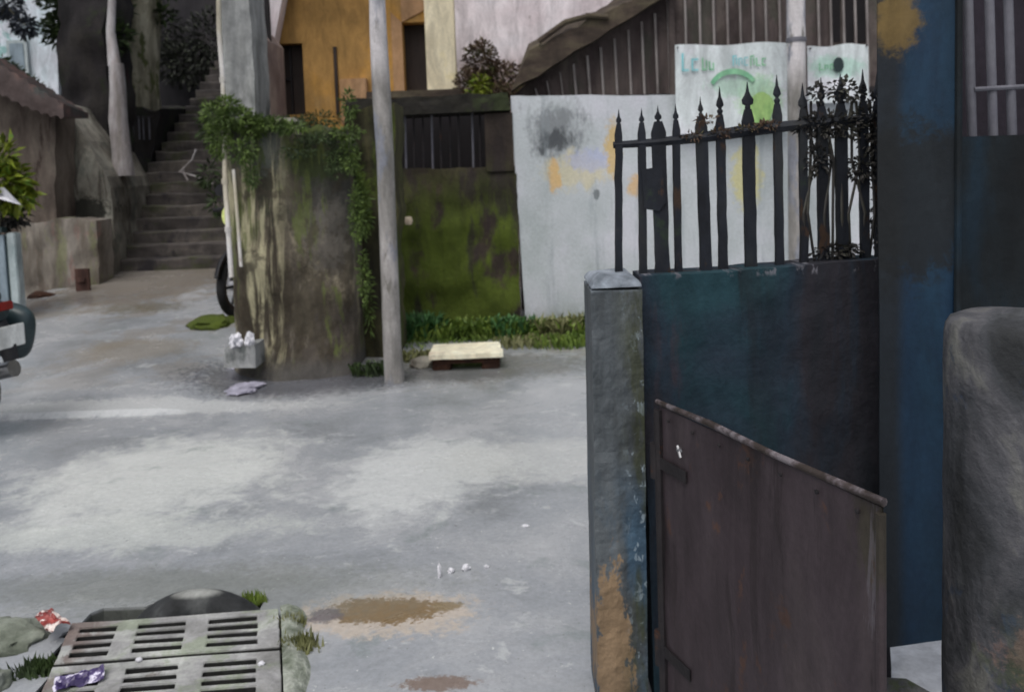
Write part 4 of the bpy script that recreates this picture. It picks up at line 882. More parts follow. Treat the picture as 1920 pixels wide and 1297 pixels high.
# stone by slab
def lump(name, label, cat, c, s_, m, seed, grp=None, smooth=True, sub=3, amp=.35):
    bm = bmesh.new(); bmesh.ops.create_icosphere(bm, subdivisions=sub, radius=1)
    vs = [v.co.copy() for v in bm.verts]; fs = [tuple(x.index for x in f.verts) for f in bm.faces]; bm.free()
    vs = [Vector(c)+Vector((v.x*s_[0], v.y*s_[1], v.z*s_[2]))*(1+amp*noise.fractal(v*1.8+Vector((seed, 0, 0)), 1, 2, 4)) for v in vs]
    return tag(MB().add(vs, fs).build(name, m, smooth=smooth), label, cat, grp)
lump('stone', 'small pale stone on the road edge left of the cream slab', 'stone', G(788, 694)+Vector((0, .1, .03)), (.1, .07, .05), M_parapet, 3)
lump('stone', 'mossy dark kerb stone at the foot of the alley wall', 'stone', P(398, 606, 7.1), (.19, .2, .07), M_mosswall, 5)
lump('stone', 'broken masonry chunk at the foot of the streaked wall near the pole', 'stone', G(600, 688)+Vector((0, 0, .05)), (.14, .1, .09), M_parapet, 7)
lump('stone', 'brown stone lying at the lower left of the streaked wall', 'stone', G(520, 700)+Vector((0, .05, .05)), (.12, .1, .1), M_rustleg, 8)
# bags
def crumple(label, c, s_, m, seed, name='plastic_bag', cat='bag', grp=None, amp=.6):
    bm = bmesh.new(); bmesh.ops.create_icosphere(bm, subdivisions=4, radius=1)
    vs = [v.co.copy() for v in bm.verts]; fs = [tuple(x.index for x in f.verts) for f in bm.faces]; bm.free(); out = []
    for v in vs:
        r_ = 1+amp*noise.fractal(v*1.7+Vector((seed, 2, 1)), 1, 2, 3)+.16*abs(noise.noise(v*6+Vector((seed, 0, 0))))
        p = Vector((v.x*s_[0], v.y*s_[1], v.z*s_[2]))*r_; p += Vector(c); p.z = max(p.z, c[2]-s_[2]*.8); out.append(p)
    return tag(MB().add(out, fs).build(name, m), label, cat, grp)
crumple('small white plastic bag lying on the grey bundle by the alley corner', P(443, 640, 5.75), (.04, .05, .05), M_litter, 1)
crumple('second white scrap of plastic right of the white bag', P(468, 638, 5.75), (.03, .04, .05), M_litter, 2)
mb = MB().box((P(422, 0, 5.75).x, 5.68, P(440, 662, 5.75).z-.02), (P(478, 0, 5.75).x, 5.92, P(440, 650, 5.75).z)); 
mb = MB(); rough_slab(mb, P(420, 690, 5.72), P(480, 690, 5.72), P(478, 648, 5.72), P(422, 652, 5.72), (0, .22, 0), 8, 6, .02, 3, 6)
tag(mb.build('concrete_block', M_greycol, smooth=True), 'grey concrete bundle under the white bags at the alley corner', 'block')
crumple('lavender-white plastic sack slumped at the alley corner', G(452, 706)+Vector((0, .05, .09)), (.085, .08, .1), M_lav, 3)
crumple('flat pale sheet of plastic spread before the lavender sack', G(458, 732)+Vector((0, 0, .018)), (.12, .14, .014), M_lav, 4, 'plastic_sheet', 'litter')

# ================================================================== motorcycles
def motorcycle(label, loc, rz, body, seatm, tailm, plate, group='parked motorcycles'):
    t = thing('motorcycle', label, 'motorcycle', (0, 0, 0), group)
    def wheel(x):
        Mx = Matrix.Translation((x, 0, .3)) @ Matrix.Rotation(R(90), 4, 'X')
        prof = [(.245, -.03), (.27, -.042), (.29, -.03), (.3, 0), (.29, .03), (.27, .042), (.245, .03)]
        w_ = MB().lathe([(.205, -.02), (.245, -.028), (.245, .028), (.205, .02)], 28, Mx, True).build('wheel', M_bikeblack, t, smooth=False)
        MB().lathe(prof, 28, Mx, True).build('tyre', M_rubber, w_, smooth=True)
        mb = MB()
        for k in range(6):
            a = k*math.pi/3; mb.tube([(x, 0, .3), (x+math.cos(a)*.22, 0, .3+math.sin(a)*.22)], .014, 6)
        mb.build('spokes', M_bikeblack, w_); MB().lathe([(.05, -.05), (.05, .05)], 12, Mx).build('hub', M_chrome, w_)
    wheel(-.62); wheel(.62)
    mb = MB().tube([(-.3, 0, .62), (-.1, 0, .75), (.12, 0, .83), (.33, 0, .8), (.42, 0, .72)], [.07, .12, .15, .14, .07], 14, 1.0); mb.build('tank', body, t, smooth=True)
    mb = MB().tube([(.1, 0, .77), (-.2, 0, .75), (-.5, 0, .79), (-.82, 0, .86), (-.95, 0, .87)], [.08, .115, .12, .1, .05], 12, .8); mb.build('seat', seatm, t, smooth=True)
    mb = MB().tube([(-.45, 0, .66), (-.7, 0, .72), (-.98, 0, .78)], [.1, .1, .06], 10); mb.build('tail', tailm, t, smooth=True)
    mb = MB().tube([(-.9, 0, .76), (-1.0, 0, .62), (-1.03, 0, .48)], [.06, .05, .04], 8, .5); mb.build('rear_fender', M_bikeblack, t, smooth=True)
    MB().box((-1.045, -.1, .56), (-1.03, .1, .69)).build('licence_plate', plate, t, bevel=.004)
    MB().box((-1.02, -.06, .78), (-.985, .06, .83)).build('tail_light', mat('tail_lens', [(.3, (110, 24, 22)), (.6, (140, 32, 28))], bump=0, rough=.2, coord='obj'), t, bevel=.006)
    mb = MB().box((-.16, -.13, .27), (.22, .13, .56)); mb.lathe([(.1, -.16), (.1, .16)], 14, Matrix.Translation((.02, 0, .4)) @ Matrix.Rotation(R(90), 4, 'X')); mb.build('engine', M_bikeblack, t, bevel=.02)
    mb = MB().tube([(.42, 0, .74), (.15, 0, .34), (-.25, 0, .3), (-.62, 0, .3)], .028, 8).tube([(-.62, 0, .3), (-.5, 0, .7)], .022, 8); mb.build('frame', M_bikeblack, t, smooth=True)
    mb = MB()
    for s in (-1, 1): mb.tube([(.62, s*.075, .3), (.42, s*.075, .88)], [.026, .022], 8)
    mb.build('fork', M_chrome, t, smooth=True)
    mb = MB()
    n = 12; pts = [(.62+.34*math.cos(a), 0, .3+.34*math.sin(a)) for a in [R(20+i*12) for i in range(n)]]; mb.tube(pts, .045, 8, .5); mb.build('front_fender', body, t, smooth=True)
    mb = MB().tube([(.3, -.36, 1.0), (.37, -.2, 1.02), (.42, 0, .97), (.37, .2, 1.02), (.3, .36, 1.0)], .013, 8); hb_ = mb.build('handlebar', M_bikeblack, t, smooth=True)
    for s in (-1, 1): MB().tube([(.32, s*.27, 1.01), (.285, s*.4, .995)], .02, 8).build('grip', M_rubber, hb_)
    mb = MB().lathe([(.02, -.08), (.11, -.04), (.15, .02), (.13, .09)], 16, Matrix.Translation((.5, 0, .95)) @ Matrix.Rotation(R(90), 4, 'Y')); cw = mb.build('headlamp_cowl', tailm if body is M_bikemaroon else M_bikeyellow, t, smooth=True)
    MB().lathe([(.075, .085), (.06, .1), (.02, .108)], 16, Matrix.Translation((.5, 0, .93)) @ Matrix.Rotation(R(90), 4, 'Y')).build('lens', M_lens, cw, smooth=True)
    for s in (-1, 1):
        mb = MB().tube([(.36, s*.22, 1.02), (.33, s*.28, 1.16)], .007, 6).lathe([(.055, -.012), (.06, 0), (.055, .012)], 12, Matrix.Translation((.33, s*.29, 1.19)) @ Matrix.Rotation(R(90), 4, 'Y')); mb.build('mirror', M_bikeblack, t)
    mb = MB().tube([(.1, -.14, .35), (-.3, -.17, .26), (-.85, -.2, .38)], [.03, .045, .055], 10); mb.build('exhaust', M_chrome, t, smooth=True)
    if tailm is M_biketeal:
        for s in (-1, 1):
            pw = lambda q, e: math.copysign(abs(q)**e, q)
            MB().lathe([(max(.001, math.cos(R(a))**.6), pw(math.sin(R(a)), .7)) for a in range(-90, 91, 12)], 28, Matrix.Translation((-.84, s*.2, .62)) @ Matrix.Rotation(R(-14), 4, 'Y') @ Matrix.Diagonal((.17, .08, .17, 1))).build('pannier', M_biketeal, t, smooth=True)
    MB().tube([(-.05, .12, .3), (-.12, .3, .01)], .014, 6).build('side_stand', M_bikeblack, t)
    t.location = loc; t.rotation_euler = (0, 0, rz); return t
g0 = G(2, 838)
tail = P(42, 660, g0.y)
m1 = motorcycle('dark teal and maroon motorcycle parked at the left edge, only its tail in view', (0, 0, 0), 0, M_bikemaroon, M_biketeal, M_biketeal, M_plate)
rz = R(168); off = Vector((math.cos(rz), math.sin(rz), 0))
m1.location = Vector((tail.x-.11, g0.y+.12, 0))+off*1.07; m1.rotation_euler = (0, 0, rz)
fr = P(398, 430, 7.5)
m2 = motorcycle('black motorcycle with a yellow-green headlamp cowl poking out behind the streaked wall', (0, 0, 0), 0, M_bikeblack, M_bikeblack, M_bikeblack, M_plate)
rz = R(258); m2.rotation_euler = (0, 0, rz)
g2 = P(445, 560, 7.45); m2.location = (g2.x-.62*math.cos(rz), g2.y-.62*math.sin(rz), ramp(7.5)*.9)
# wall behind the motorcycle along the stairs (right flank of the alley)
mb = MB(); q = P(425, 560, 8.7)
rough_slab(mb, (q.x, 8.7, -.1), (q.x+.42, 8.7, -.1), (q.x+.42, 8.7, 3.9), (P(425, 100, 8.7).x, 8.7, 4.1), (0, 6, 0), 16, 24, .05, 14)
tag(mb.build('wall', M_greyback, smooth=True), 'dark grey side wall flanking the stairway on its right', 'wall')
mb = MB(); rg = random.Random(92)
for c, r, n in ((P(345, 120, 14.6), (.5, .2, .4), 700), (P(390, 80, 14.4), (.4, .2, .6), 500), (P(310, 60, 14.7), (.3, .2, .5), 300)): clump(mb, c, r, n, .12, .05, rg, .3)
tag(mb.build('creeper', leafmat('added_shade_leaf', (30, 32, 30), (42, 46, 38), (54, 60, 44))), 'dim leafy growth added as shading over the wall at the top of the stairway', 'plant')  # foliage added to stand in for soft shading above the steps
mb = MB(); rg = random.Random(91)
for c, r, n in ((P(395, 235, 8.5), (.12, .1, .18), 160), (P(392, 330, 8.9), (.1, .1, .14), 100), (P(405, 380, 8.6), (.08, .08, .12), 70)): clump(mb, c, r, n, .1, .03, rg, .3)
tag(mb.build('creeper', M_darkleaf), 'dark leafy creeper hanging over the right side of the stairway', 'plant')
# twigs across the stair
mb = MB()
for a in (((338, 322), (360, 300), (368, 280)), ((336, 322), (365, 330), (400, 345)), ((352, 338), (344, 324), (345, 312))):
    mb.tube([P(p[0], p[1], 10.6) for p in a], .012, 5)
tag(mb.build('dead_branch', M_palepost), 'pale dead branch lying across the middle of the stairway', 'branch')

# ================================================================== drain slabs
def grate(label, o_):
    mb = MB(); zt_, zb_ = .03, -.07
    gx = [.0]; w_ = SW
    fr_ = [(.055, .225), (.33, .555), (.665, .895)]
    for a, b in fr_: gx += [a*w_, b*w_]
    gx += [w_]; gy = [0, .03]
    for k_ in range(4): gy += [gy[-1]+.027, gy[-1]+.027+.0205]
    gy[-1] = SD-.008
    solid = lambda i, j: not (i % 2 == 1 and j % 2 == 1)
    nxx, nyy = len(gx)-1, len(gy)-1; idx = {}
    def V_(i, j, z):
        k_ = (i, j, z)
        if k_ not in idx:
            p = dr(gx[i], o_+gy[j], z); p += Vector((noise.noise(p*30), noise.noise(p*30+Vector((9, 0, 0))), 0))*.0035
            p.z += noise.noise(p*6)*.004 if z > 0 else 0
            idx[k_] = len(mb.v); mb.v.append(p)
        return idx[k_]
    # subdivide long cells for chipped edges
    for i in range(nxx):
        for j in range(nyy):
            if not solid(i, j): continue
            mb.f.append((V_(i, j, zt_), V_(i+1, j, zt_), V_(i+1, j+1, zt_), V_(i, j+1, zt_)))
            mb.f.append((V_(i, j, zb_), V_(i, j+1, zb_), V_(i+1, j+1, zb_), V_(i+1, j, zb_)))
            for (di, dj, a, b) in ((-1, 0, (i, j+1), (i, j)), (1, 0, (i+1, j), (i+1, j+1)), (0, -1, (i, j), (i+1, j)), (0, 1, (i+1, j+1), (i, j+1))):
                ii, jj = i+di, j+dj
                if 0 <= ii < nxx and 0 <= jj < nyy and solid(ii, jj): continue
                mb.f.append((V_(*a, zb_), V_(*b, zb_), V_(*b, zt_), V_(*a, zt_)))
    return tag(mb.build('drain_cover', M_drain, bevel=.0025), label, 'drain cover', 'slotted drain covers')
grate('slotted concrete drain cover farther from the camera, next to the half-buried tyre', .004)
grate('slotted concrete drain cover at the bottom edge with a purple wrapper on it', -SD-.004)
grate('slotted drain cover hidden below the bottom edge of the view', -2*SD-.012)
# concrete rim right of the covers
mb = MB(); rough_slab(mb, dr(SW+.006, -SD*3, -.1), dr(SW+.11, -SD*3, -.1), dr(SW+.10, -SD*3, .035), dr(SW+.006, -SD*3, .04), uy*(SD*4.05), 6, 4, .01, 3)
q = MB(); n = 30; secs = []
for i in range(n+1):
    v = -SD*3+SD*4.1*i/n; a = noise.noise(Vector((v*9, 0, 1)))*.014; b = noise.noise(Vector((v*7, 5, 1)))*.03
    secs += [dr(SW+.006, v, -.3), dr(SW+.006, v, .026+a*.5), dr(SW+.03+b*.4, v, .032+a), dr(SW+.06+b, v, .02+a), dr(SW+.10+b, v, -.02)]
q.add(secs, [(i*5+k_, i*5+k_+1, (i+1)*5+k_+1, (i+1)*5+k_) for i in range(n) for k_ in range(4)]+[(0, 1, 2, 3, 4), tuple(n*5+k_ for k_ in (4, 3, 2, 1, 0))])
tag(q.build('kerb', M_rim, smooth=True), 'rough greenish concrete rim along the right side of the drain covers', 'kerb')
# half buried tyre
tc = dr(SW*.60, SD+.05, 0); 
Mx = Matrix.Translation((tc.x, tc.y, -.212)) @ Matrix(((ux.x, 0, -uy.x, 0), (ux.y, 0, -uy.y, 0), (0, 1, 0, 0), (0, 0, 0, 1)))
mb = MB(); prof = []
for i in range(14):
    a = 2*math.pi*i/14; prof.append((.24+.06*math.cos(a)*(1.0), .055*math.sin(a)))
mb.lathe(prof, 48, Mx, True)
ty = thing('tyre', 'old dusty tyre half buried behind the far drain cover', 'tyre', (tc.x, tc.y, 0))
mb.build('carcass', M_tyre, ty, smooth=True)
# mounds at lower left
lump('concrete_lump', 'rounded mossy cement lump left of the drain covers', 'cement lump', G(30, 1200)+Vector((-.07, 0, -.01)), (.16, .12, .055), M_mound, 4, sub=4, amp=.25)
lump('concrete_lump', 'pale cement lump in the bottom left corner below the mossy one', 'cement lump', G(-10, 1290)+Vector((-.03, 0, 0)), (.07, .07, .06), M_mound, 9, sub=4, amp=.25)
# grass round the rim
rg = random.Random(60); mb = MB()
def tuft(mb, c, n, h, spread, wd=.005):
    for _ in range(n):
        b = c+Vector((rg.gauss(0, spread), rg.gauss(0, spread*.7), 0)); tip = b+Vector((rg.uniform(-.5, .5), rg.uniform(-.5, .3), 1)).normalized()*h*rg.uniform(.4, 1.1)
        s_ = Vector((rg.uniform(-1, 1), rg.uniform(-.3, .3), 0)).normalized()*wd
        mb.add([b-s_, b+s_, tip], [(0, 1, 2)])
def tuftthing(label, spots, m, wd=.005):
    mb = MB()
    for px, py, n, h, sp in spots: tuft(mb, G(px, py), n, h, sp, wd)
    return tag(mb.build('grass_tuft', m), label, 'grass tuft', 'grass tufts round the drain')
tuftthing('yellowish grass tuft on the near part of the rim right of the drain covers', [(560, 1215, 260, .05, .03)], M_dry)
tuftthing('smaller yellowish grass tuft on the far part of the rim right of the drain covers', [(545, 1170, 160, .045, .022)], M_dry)
tuftthing('thin green grass blades standing right of the half-buried tyre', [(475, 1128, 120, .045, .02)], M_grass)
tuftthing('dark moss tuft in the hollow below the mossy cement lump', [(72, 1256, 520, .035, .028)], M_darkleaf)
# litter
def wrapper(label, c, L_, W_, ang, m, seed, h=.02):
    mb = MB(); nx2, ny2 = 12, 7; vs = []
    for j in range(ny2+1):
        for i in range(nx2+1):
            u, v = i/nx2-.5, j/ny2-.5
            x = u*L_*(1+.15*noise.noise(Vector((v*4, seed, 0)))); y = v*W_*(1+.35*noise.noise(Vector((u*4, seed, 3))))
            z = h*(1-abs(v)*1.4)+h*.8*noise.noise(Vector((u*5, v*5, seed)))+.006
            vs.append(Vector(c)+Vector((x*math.cos(ang)-y*math.sin(ang), x*math.sin(ang)+y*math.cos(ang), max(z, .002))))
    k_ = len(vs); vs += [v-Vector((0, 0, .0015)) for v in vs]; W = nx2+1; fs = []
    for j in range(ny2):
        for i in range(nx2): a = j*W+i; fs += [(a, a+1, a+W+1, a+W), (k_+a, k_+a+W, k_+a+W+1, k_+a+1)]
    return tag(mb.add(vs, fs).build('wrapper', m), label, 'litter')
wrapper('crumpled red and white snack wrapper beside the cement lump', G(98, 1172, .04)+Vector((0, 0, 0)), .15, .06, R(-42), M_red, 3, .03)
wrapper('crumpled purple and white wrapper on the nearest drain cover', G(150, 1278, .03)+Vector((0, 0, 0)), .13, .06, R(24), M_purple, 6, .02)
lump('paper_scrap', 'tiny white scrap on the seam between the two drain covers', 'scrap', G(260, 1236, .035), (.012, .009, .006), M_litter, 3, sub=2)
lump('paper_scrap', 'tiny white scrap on the right corner of the nearest drain cover', 'scrap', G(490, 1243, .035), (.011, .009, .006), M_litter, 4, sub=2)
sc = [('upright white feather-like scrap above the mud patch', 824, 1082, .006, .006, .035), ('roundest white scrap right of the upright one, above the mud patch', 846, 1072, .012, .01, .012), ('largest bright white scrap of the scattered ones above the mud patch', 874, 1068, .016, .012, .014), ('faint white scrap farthest right above the mud patch', 912, 1064, .01, .008, .008), ('lone white scrap in the middle of the road, left of the gatepost', 985, 986, .016, .012, .004)]
for i, (lb, px, py, a, b, c) in enumerate(sc): lump('paper_scrap', lb, 'scrap', G(px, py)+Vector((0, 0, c*.6)), (a, b, c), M_litter, 10+i, 'white scraps on the road', sub=2, amp=.6)

# ================================================================== FOREGROUND right: post, wall, railing, brown gate leaf, blue gate, round post
PD = 2.1
pl, pr = P(1108, 900, PD), P(1212, 900, PD)
def leanbox(mb, pa, pb, pc, pd, dep, nx, nz, amp, seed, fs=6, cap=.004): rough_slab(mb, pa, pb, pc, pd, (0, dep, 0), nx, nz, amp, seed, fs, cap)
gp = thing('gatepost', 'square blue-grey gatepost with peeling ochre plaster near its foot', 'gatepost', (pl.x+.08, PD, 0))
mb = MB(); pb_ = P(1122, 1297, PD); pt_ = P(1108, 545, PD)
dirx = (pb_.x-pt_.x)/(pb_.z-pt_.z)
bl = pt_.x+dirx*(-.02-pt_.z); wp = P(1205, 545, PD).x-pt_.x
leanbox(mb, (bl, PD, -.02), (bl+wp, PD, -.02), (pt_.x+wp, PD, pt_.z), (pt_.x, PD, pt_.z), .2, 14, 90, .006, 3, 14, .004)
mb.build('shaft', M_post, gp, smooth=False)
mb = MB(); n = 8; c = Vector((pt_.x+wp/2, PD+.1, pt_.z+.006))
vs = []; fs = []
for i in range(n+1):
    k_ = 1-(i/n)**2*.45; z = c.z+.03*(i/n)
    vs += [(c.x-wp/2*k_, PD+.1-.1*k_, z), (c.x+wp/2*k_, PD+.1-.1*k_, z), (c.x+wp/2*k_, PD+.1+.1*k_, z), (c.x-wp/2*k_, PD+.1+.1*k_, z)]
for i in range(n):
    for k_ in range(4): a = i*4; fs.append((a+k_, a+(k_+1) % 4, a+4+(k_+1) % 4, a+4+k_))
fs += [(0, 1, 2, 3), (4*n+3, 4*n+2, 4*n+1, 4*n)]
M_cap = mat('pale_cement_cap', [(.3, (96, 104, 112)), (.5, (128, 136, 146)), (.7, (158, 166, 176))], scale=(12, 12, 12), rough=.8, bump=.3)
mb.add([Vector(v)+Vector((noise.noise(Vector(v)*25)*.006, 0, noise.noise(Vector(v)*25+Vector((4, 0, 0)))*.006)) for v in vs], fs); mb.build('cap', M_cap, gp, smooth=True)
# wall
WD = 2.15
wz = lambda px, py: P(px, py, WD)
x_l = pt_.x+wp+.002; x_r = P(1668, 900, WD).x
mb = MB(); leanbox(mb, (x_l+.012, WD, -.02), (x_r, WD, -.02), P(1668, 486, WD), (x_l, WD, P(1212, 520, WD).z), .13, 50, 50, .007, 6, 9, .006)
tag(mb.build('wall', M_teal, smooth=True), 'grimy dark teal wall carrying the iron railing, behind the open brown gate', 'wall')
# railing
rl = thing('iron_railing', 'black iron railing with spear-pointed pickets on top of the dark teal wall', 'railing', (P(1400, 500, WD+.06).x, WD+.06, 1.2))
YR = WD+.06
rail = [P(1150, 272, YR), P(1230, 268, YR), P(1320, 258, YR), P(1400, 246, YR), P(1500, 234, YR), P(1640, 222, YR)]
mb = MB().tube(rail, [.009, .011, .015, .016, .014, .013], 8)
for v in mb.v: v.z += noise.noise(v*22)*.004
mb.build('rail', M_paint_black, rl)
mb = MB().tube([P(1216, 515, YR), P(1650, 492, YR)], .008, 8); mb.build('lower_rail', M_paint_black, rl)
def spear(mb, c, dv, s=1.0, kind=0):
    side = Vector((1, 0, 0)); y = Vector((0, 1, 0))
    prof = {0: [(0, .006), (.012, .009), (.02, .017), (.035, .016), (.05, .008), (.085, .003), (.1, .0008)],
            1: [(0, .006), (.01, .011), (.018, .009), (.024, .02), (.04, .022), (.055, .012), (.07, .006), (.105, .001)],
            2: [(0, .006), (.018, .012), (.028, .006), (.04, .015), (.055, .012), (.07, .006), (.11, .001)]}[kind]
    n = 8; vs = []; fs = []
    for h, r_ in prof:
        for k_ in range(n):
            a = 2*math.pi*k_/n; vs.append(c+dv*h*s+side*math.cos(a)*r_*s+y*math.sin(a)*min(r_, .008)*s)
    for i in range(len(prof)-1):
        for k_ in range(n): fs.append((i*n+k_, i*n+(k_+1) % n, (i+1)*n+(k_+1) % n, (i+1)*n+k_))
    fs += [tuple(range(n)), tuple((len(prof)-1)*n+k_ for k_ in range(n-1, -1, -1))]
    mb.add(vs, fs)
pk = [(1160, 512, 1160, 232, 7.5, 200, 0), (1206, 510, 1203, 230, 8, 198, 0), (1242, 510, 1234, 228, 15, 195, 1), (1272, 508, 1267, 225, 7.5, 190, 0), (1324, 508, 1314, 218, 12, 180, 2),
      (1356, 502, 1350, 215, 9, 162, 2), (1408, 500, 1402, 205, 12, 150, 1), (1462, 500, 1457, 195, 8.5, 140, 2), (1508, 498, 1505, 205, 8, 150, 0),
      (1545, 496, 1540, 200, 11, 145, 2), (1580, 494, 1576, 195, 12, 135, 1), (1622, 492, 1618, 190, 9, 130, 2), (1650, 490, 1645, 190, 10, 130, 0)]
for (xb, yb_, xt, yt, hw, ytip, kd) in pk:
    a = P(xb, yb_+4, YR); b = P(xt, yt, YR); dv = (b-a).normalized(); hwm = hw*.88*YR/F
    mb = MB(); n = 14
    vs = []
    for i in range(n+1):
        c = a.lerp(b, i/n); j_ = noise.noise(Vector((xb, i*.5, 0)))*.0025; w2 = hwm*(1+.1*noise.noise(Vector((xb*.3, i*.6, 4))))
        k2 = 1 if i < n else .5
        if i == 0: k2 = 1.1
        for sx, sy in ((-1, -1), (1, -1), (1, 1), (-1, 1)): vs.append(c+Vector((sx*w2*k2+j_, sy*.008, 0)))
    fs = [(i*4+k_, i*4+(k_+1) % 4, (i+1)*4+(k_+1) % 4, (i+1)*4+k_) for i in range(n) for k_ in range(4)]+[(0, 1, 2, 3), tuple(n*4+k_ for k_ in (3, 2, 1, 0))]
    mb.add(vs, fs); s = (b-P(xt, ytip, YR)).length/.1; spear(mb, b-dv*.004, dv, s*.95 if s > .3 else .5, kd)
    mb.build('picket', M_paint_black, rl)
# sheet plate hanging on pickets 2-3
q = P(1222, 395, YR-.012)
mb = MB().prism([P(1203, 318, YR-.014), P(1243, 312, YR-.014), P(1248, 380, YR-.014), P(1236, 396, YR-.014), P(1208, 392, YR-.014)], (0, .003, 0)); mb.build('plate', M_paint_black, rl)
# dead vine over the right end of the railing
t = thing('vine', 'dark dead vine tangled over the right end of the iron railing', 'vine', P(1580, 500, YR))
rg = random.Random(44); mb = MB(); mb2 = MB()
for c, r, n in ((P(1580, 170, YR), (.05, .02, .03), 160), (P(1530, 175, YR), (.02, .02, .025), 60), (P(1560, 235, YR), (.11, .02, .035), 560), (P(1640, 240, YR), (.05, .02, .1), 500), (P(1530, 300, YR), (.035, .02, .05), 200), (P(1620, 315, YR), (.05, .02, .035), 240), (P(1570, 470, YR), (.07, .02, .018), 260), (P(1652, 400, YR), (.02, .02, .12), 260)):
    clump(mb, c, r, n, .016, .011, rg, .3)
for i in range(9):
    x = 1510+i*17; mb2.tube([P(x, 490, YR+.01), P(x+rg.uniform(-14, 14), 400, YR-.01), P(x+rg.uniform(-18, 18), 300, YR), P(x+rg.uniform(-20, 20), 190, YR+.01)], .004, 5)
mb.build('foliage', M_vine, t); mb2.build('stem', M_vine, t)
# mossy twist on rail
mb = MB()
for c, n in ((P(1300, 256, YR-.01), 60), (P(1350, 250, YR-.01), 70), (P(1400, 243, YR-.01), 90), (P(1440, 236, YR-.01), 90), (P(1325, 225, YR-.01), 40)): clump(mb, c, (.03, .01, .008), n, .014, .007, rg)
tag(mb.build('creeper', M_plum), 'thin brown creeper wound along the top rail of the iron railing', 'plant')

# brown gate leaf swung toward the camera
L0 = P(1236, 746, 2.2); L1 = P(1658, 932, 1.55); zl = .86
zl = .91
L0 = G(1236, 746, zl); L1 = G(1655, 930, zl)
dv = (L1-L0); dv.z = 0; Lg = dv.length; du = dv.normalized(); dn = Vector((-du.y, du.x, 0))
if dn.y > 0: dn = -dn
gl = thing('gate', 'low dark brown sheet metal gate leaf standing open against the teal wall', 'gate', (L0.x, L0.y, .04))
def Q(u, h, n=0.0): return Vector((L0.x, L0.y, 0))+du*u+Vector((0, 0, h))+dn*n
mb = MB(); nx2, nz2 = 30, 30; vs = []
for j in range(nz2+1):
    for i in range(nx2+1):
        u = Lg*i/nx2; z = .04+(zl-.06)*j/nz2
        vs.append(Q(u, z, .006*noise.noise(Vector((u*5, z*4, 0)))))
k_ = len(vs); vs += [v-dn*.003 for v in vs]; W = nx2+1; fs = []
for j in range(nz2):
    for i in range(nx2): a = j*W+i; fs += [(a, a+1, a+W+1, a+W), (k_+a, k_+a+W, k_+a+W+1, k_+a+1)]
mb.add(vs, fs); mb.build('sheet', M_leaf, gl, smooth=True)
MB().tube([Q(-.01, zl-.012), Q(Lg*.3, zl-.008), Q(Lg*.6, zl-.013), Q(Lg+.003, zl-.01)], [.007, .0085, .0075, .0085], 8).build('top_rail', M_leafrail, gl, smooth=True)
MB().tube([Q(0, .05, .004), Q(0, zl-.03, .004)], .012, 8).build('hinge_stile', M_darkiron, gl)
MB().tube([Q(Lg, .05, .004), Q(Lg, zl-.03, .004)], .009, 8).build('stile', M_leaf, gl)
MB().lathe([(.004, 0), (.008, .004), (.005, .012)], 10, Matrix.Translation(Q(.1, zl-.1, .012)) @ Matrix.Rotation(R(90), 4, 'X')).build('latch', M_chrome, gl)
MB().tube([Q(.1, zl-.09, .016), Q(.115, zl-.115, .018)], .004, 6).build('latch_pin', M_chrome, gl)
MB().tube([Q(.0, .06, .004), Q(Lg, .06, .004)], .011, 8).build('bottom_rail', M_leaf, gl)
for k_ in range(7): MB().lathe([(.005, -.001), (.0045, .002), (.002, .003)], 8, Matrix.Translation(Q(Lg*(k_+.5)/7, zl-.045, .007)) @ Matrix.Rotation(math.atan2(du.y, du.x), 4, 'Z') @ Matrix.Rotation(R(90), 4, 'X')).build('rivet', M_darkiron, gl)
for h in (.2, .7):
    hg = MB().tube([Q(-.012, h, .006), Q(-.012, h+.09, .006)], .015, 10).box((-.0, -.0015, .03), (.12, .0015, .06), Matrix.Translation(Q(-.0, h, .007)) @ Matrix.Rotation(math.atan2(du.y, du.x), 4, 'Z')).build('hinge', M_darkiron, gl)

# tall blue gate
BG = 2.0
bgx0, bgx1 = P(1660, 900, BG).x, P(1788, 900, BG).x
bt = thing('gate', 'tall deep blue sheet metal gate with grey bars above, right of the teal wall', 'gate', (bgx0+.3, BG, .22))
zb_ = P(1720, 1212, BG).z
def wavy(mb, x0, x1, z0, z1, y, nx, nz, amp, slope=0.0, th=.004):
    vs = []
    for j in range(nz+1):
        for i in range(nx+1):
            x = x0+(x1-x0)*i/nx; z = z0+(z1-z0)*j/nz+(slope*(x-x0) if j == 0 else 0)
            vs.append(Vector((x, y+amp*noise.noise(Vector((x*5, 0, z*3))), z)))
    k_ = len(vs); vs += [v+Vector((0, th, 0)) for v in vs]; W = nx+1; fs = []
    for j in range(nz):
        for i in range(nx): a = j*W+i; fs += [(a, a+1, a+W+1, a+W), (k_+a, k_+a+W, k_+a+W+1, k_+a+1)]
    for i in range(nx): fs += [(i, k_+i, k_+i+1, i+1), (nz*W+i, nz*W+i+1, k_+nz*W+i+1, k_+nz*W+i)]
    for j in range(nz): fs += [(j*W, j*W+W, k_+j*W+W, k_+j*W), (j*W+nx, k_+j*W+nx, k_+j*W+W+nx, j*W+W+nx)]
    return mb.add(vs, fs)
xtop = P(1640, 100, BG).x
mb = MB(); wavy(mb, bgx0-.015, bgx1+.01, zb_, 2.25, BG, 8, 40, .008, .08); mb.build('sheet', M_blue, bt, smooth=True)
mb = MB(); wavy(mb, bgx1+.012, bgx1+.75, zb_, P(1850, 255, BG).z, BG+.012, 20, 30, .01, .0); mb.build('side_sheet', M_bluedark, bt, smooth=True)
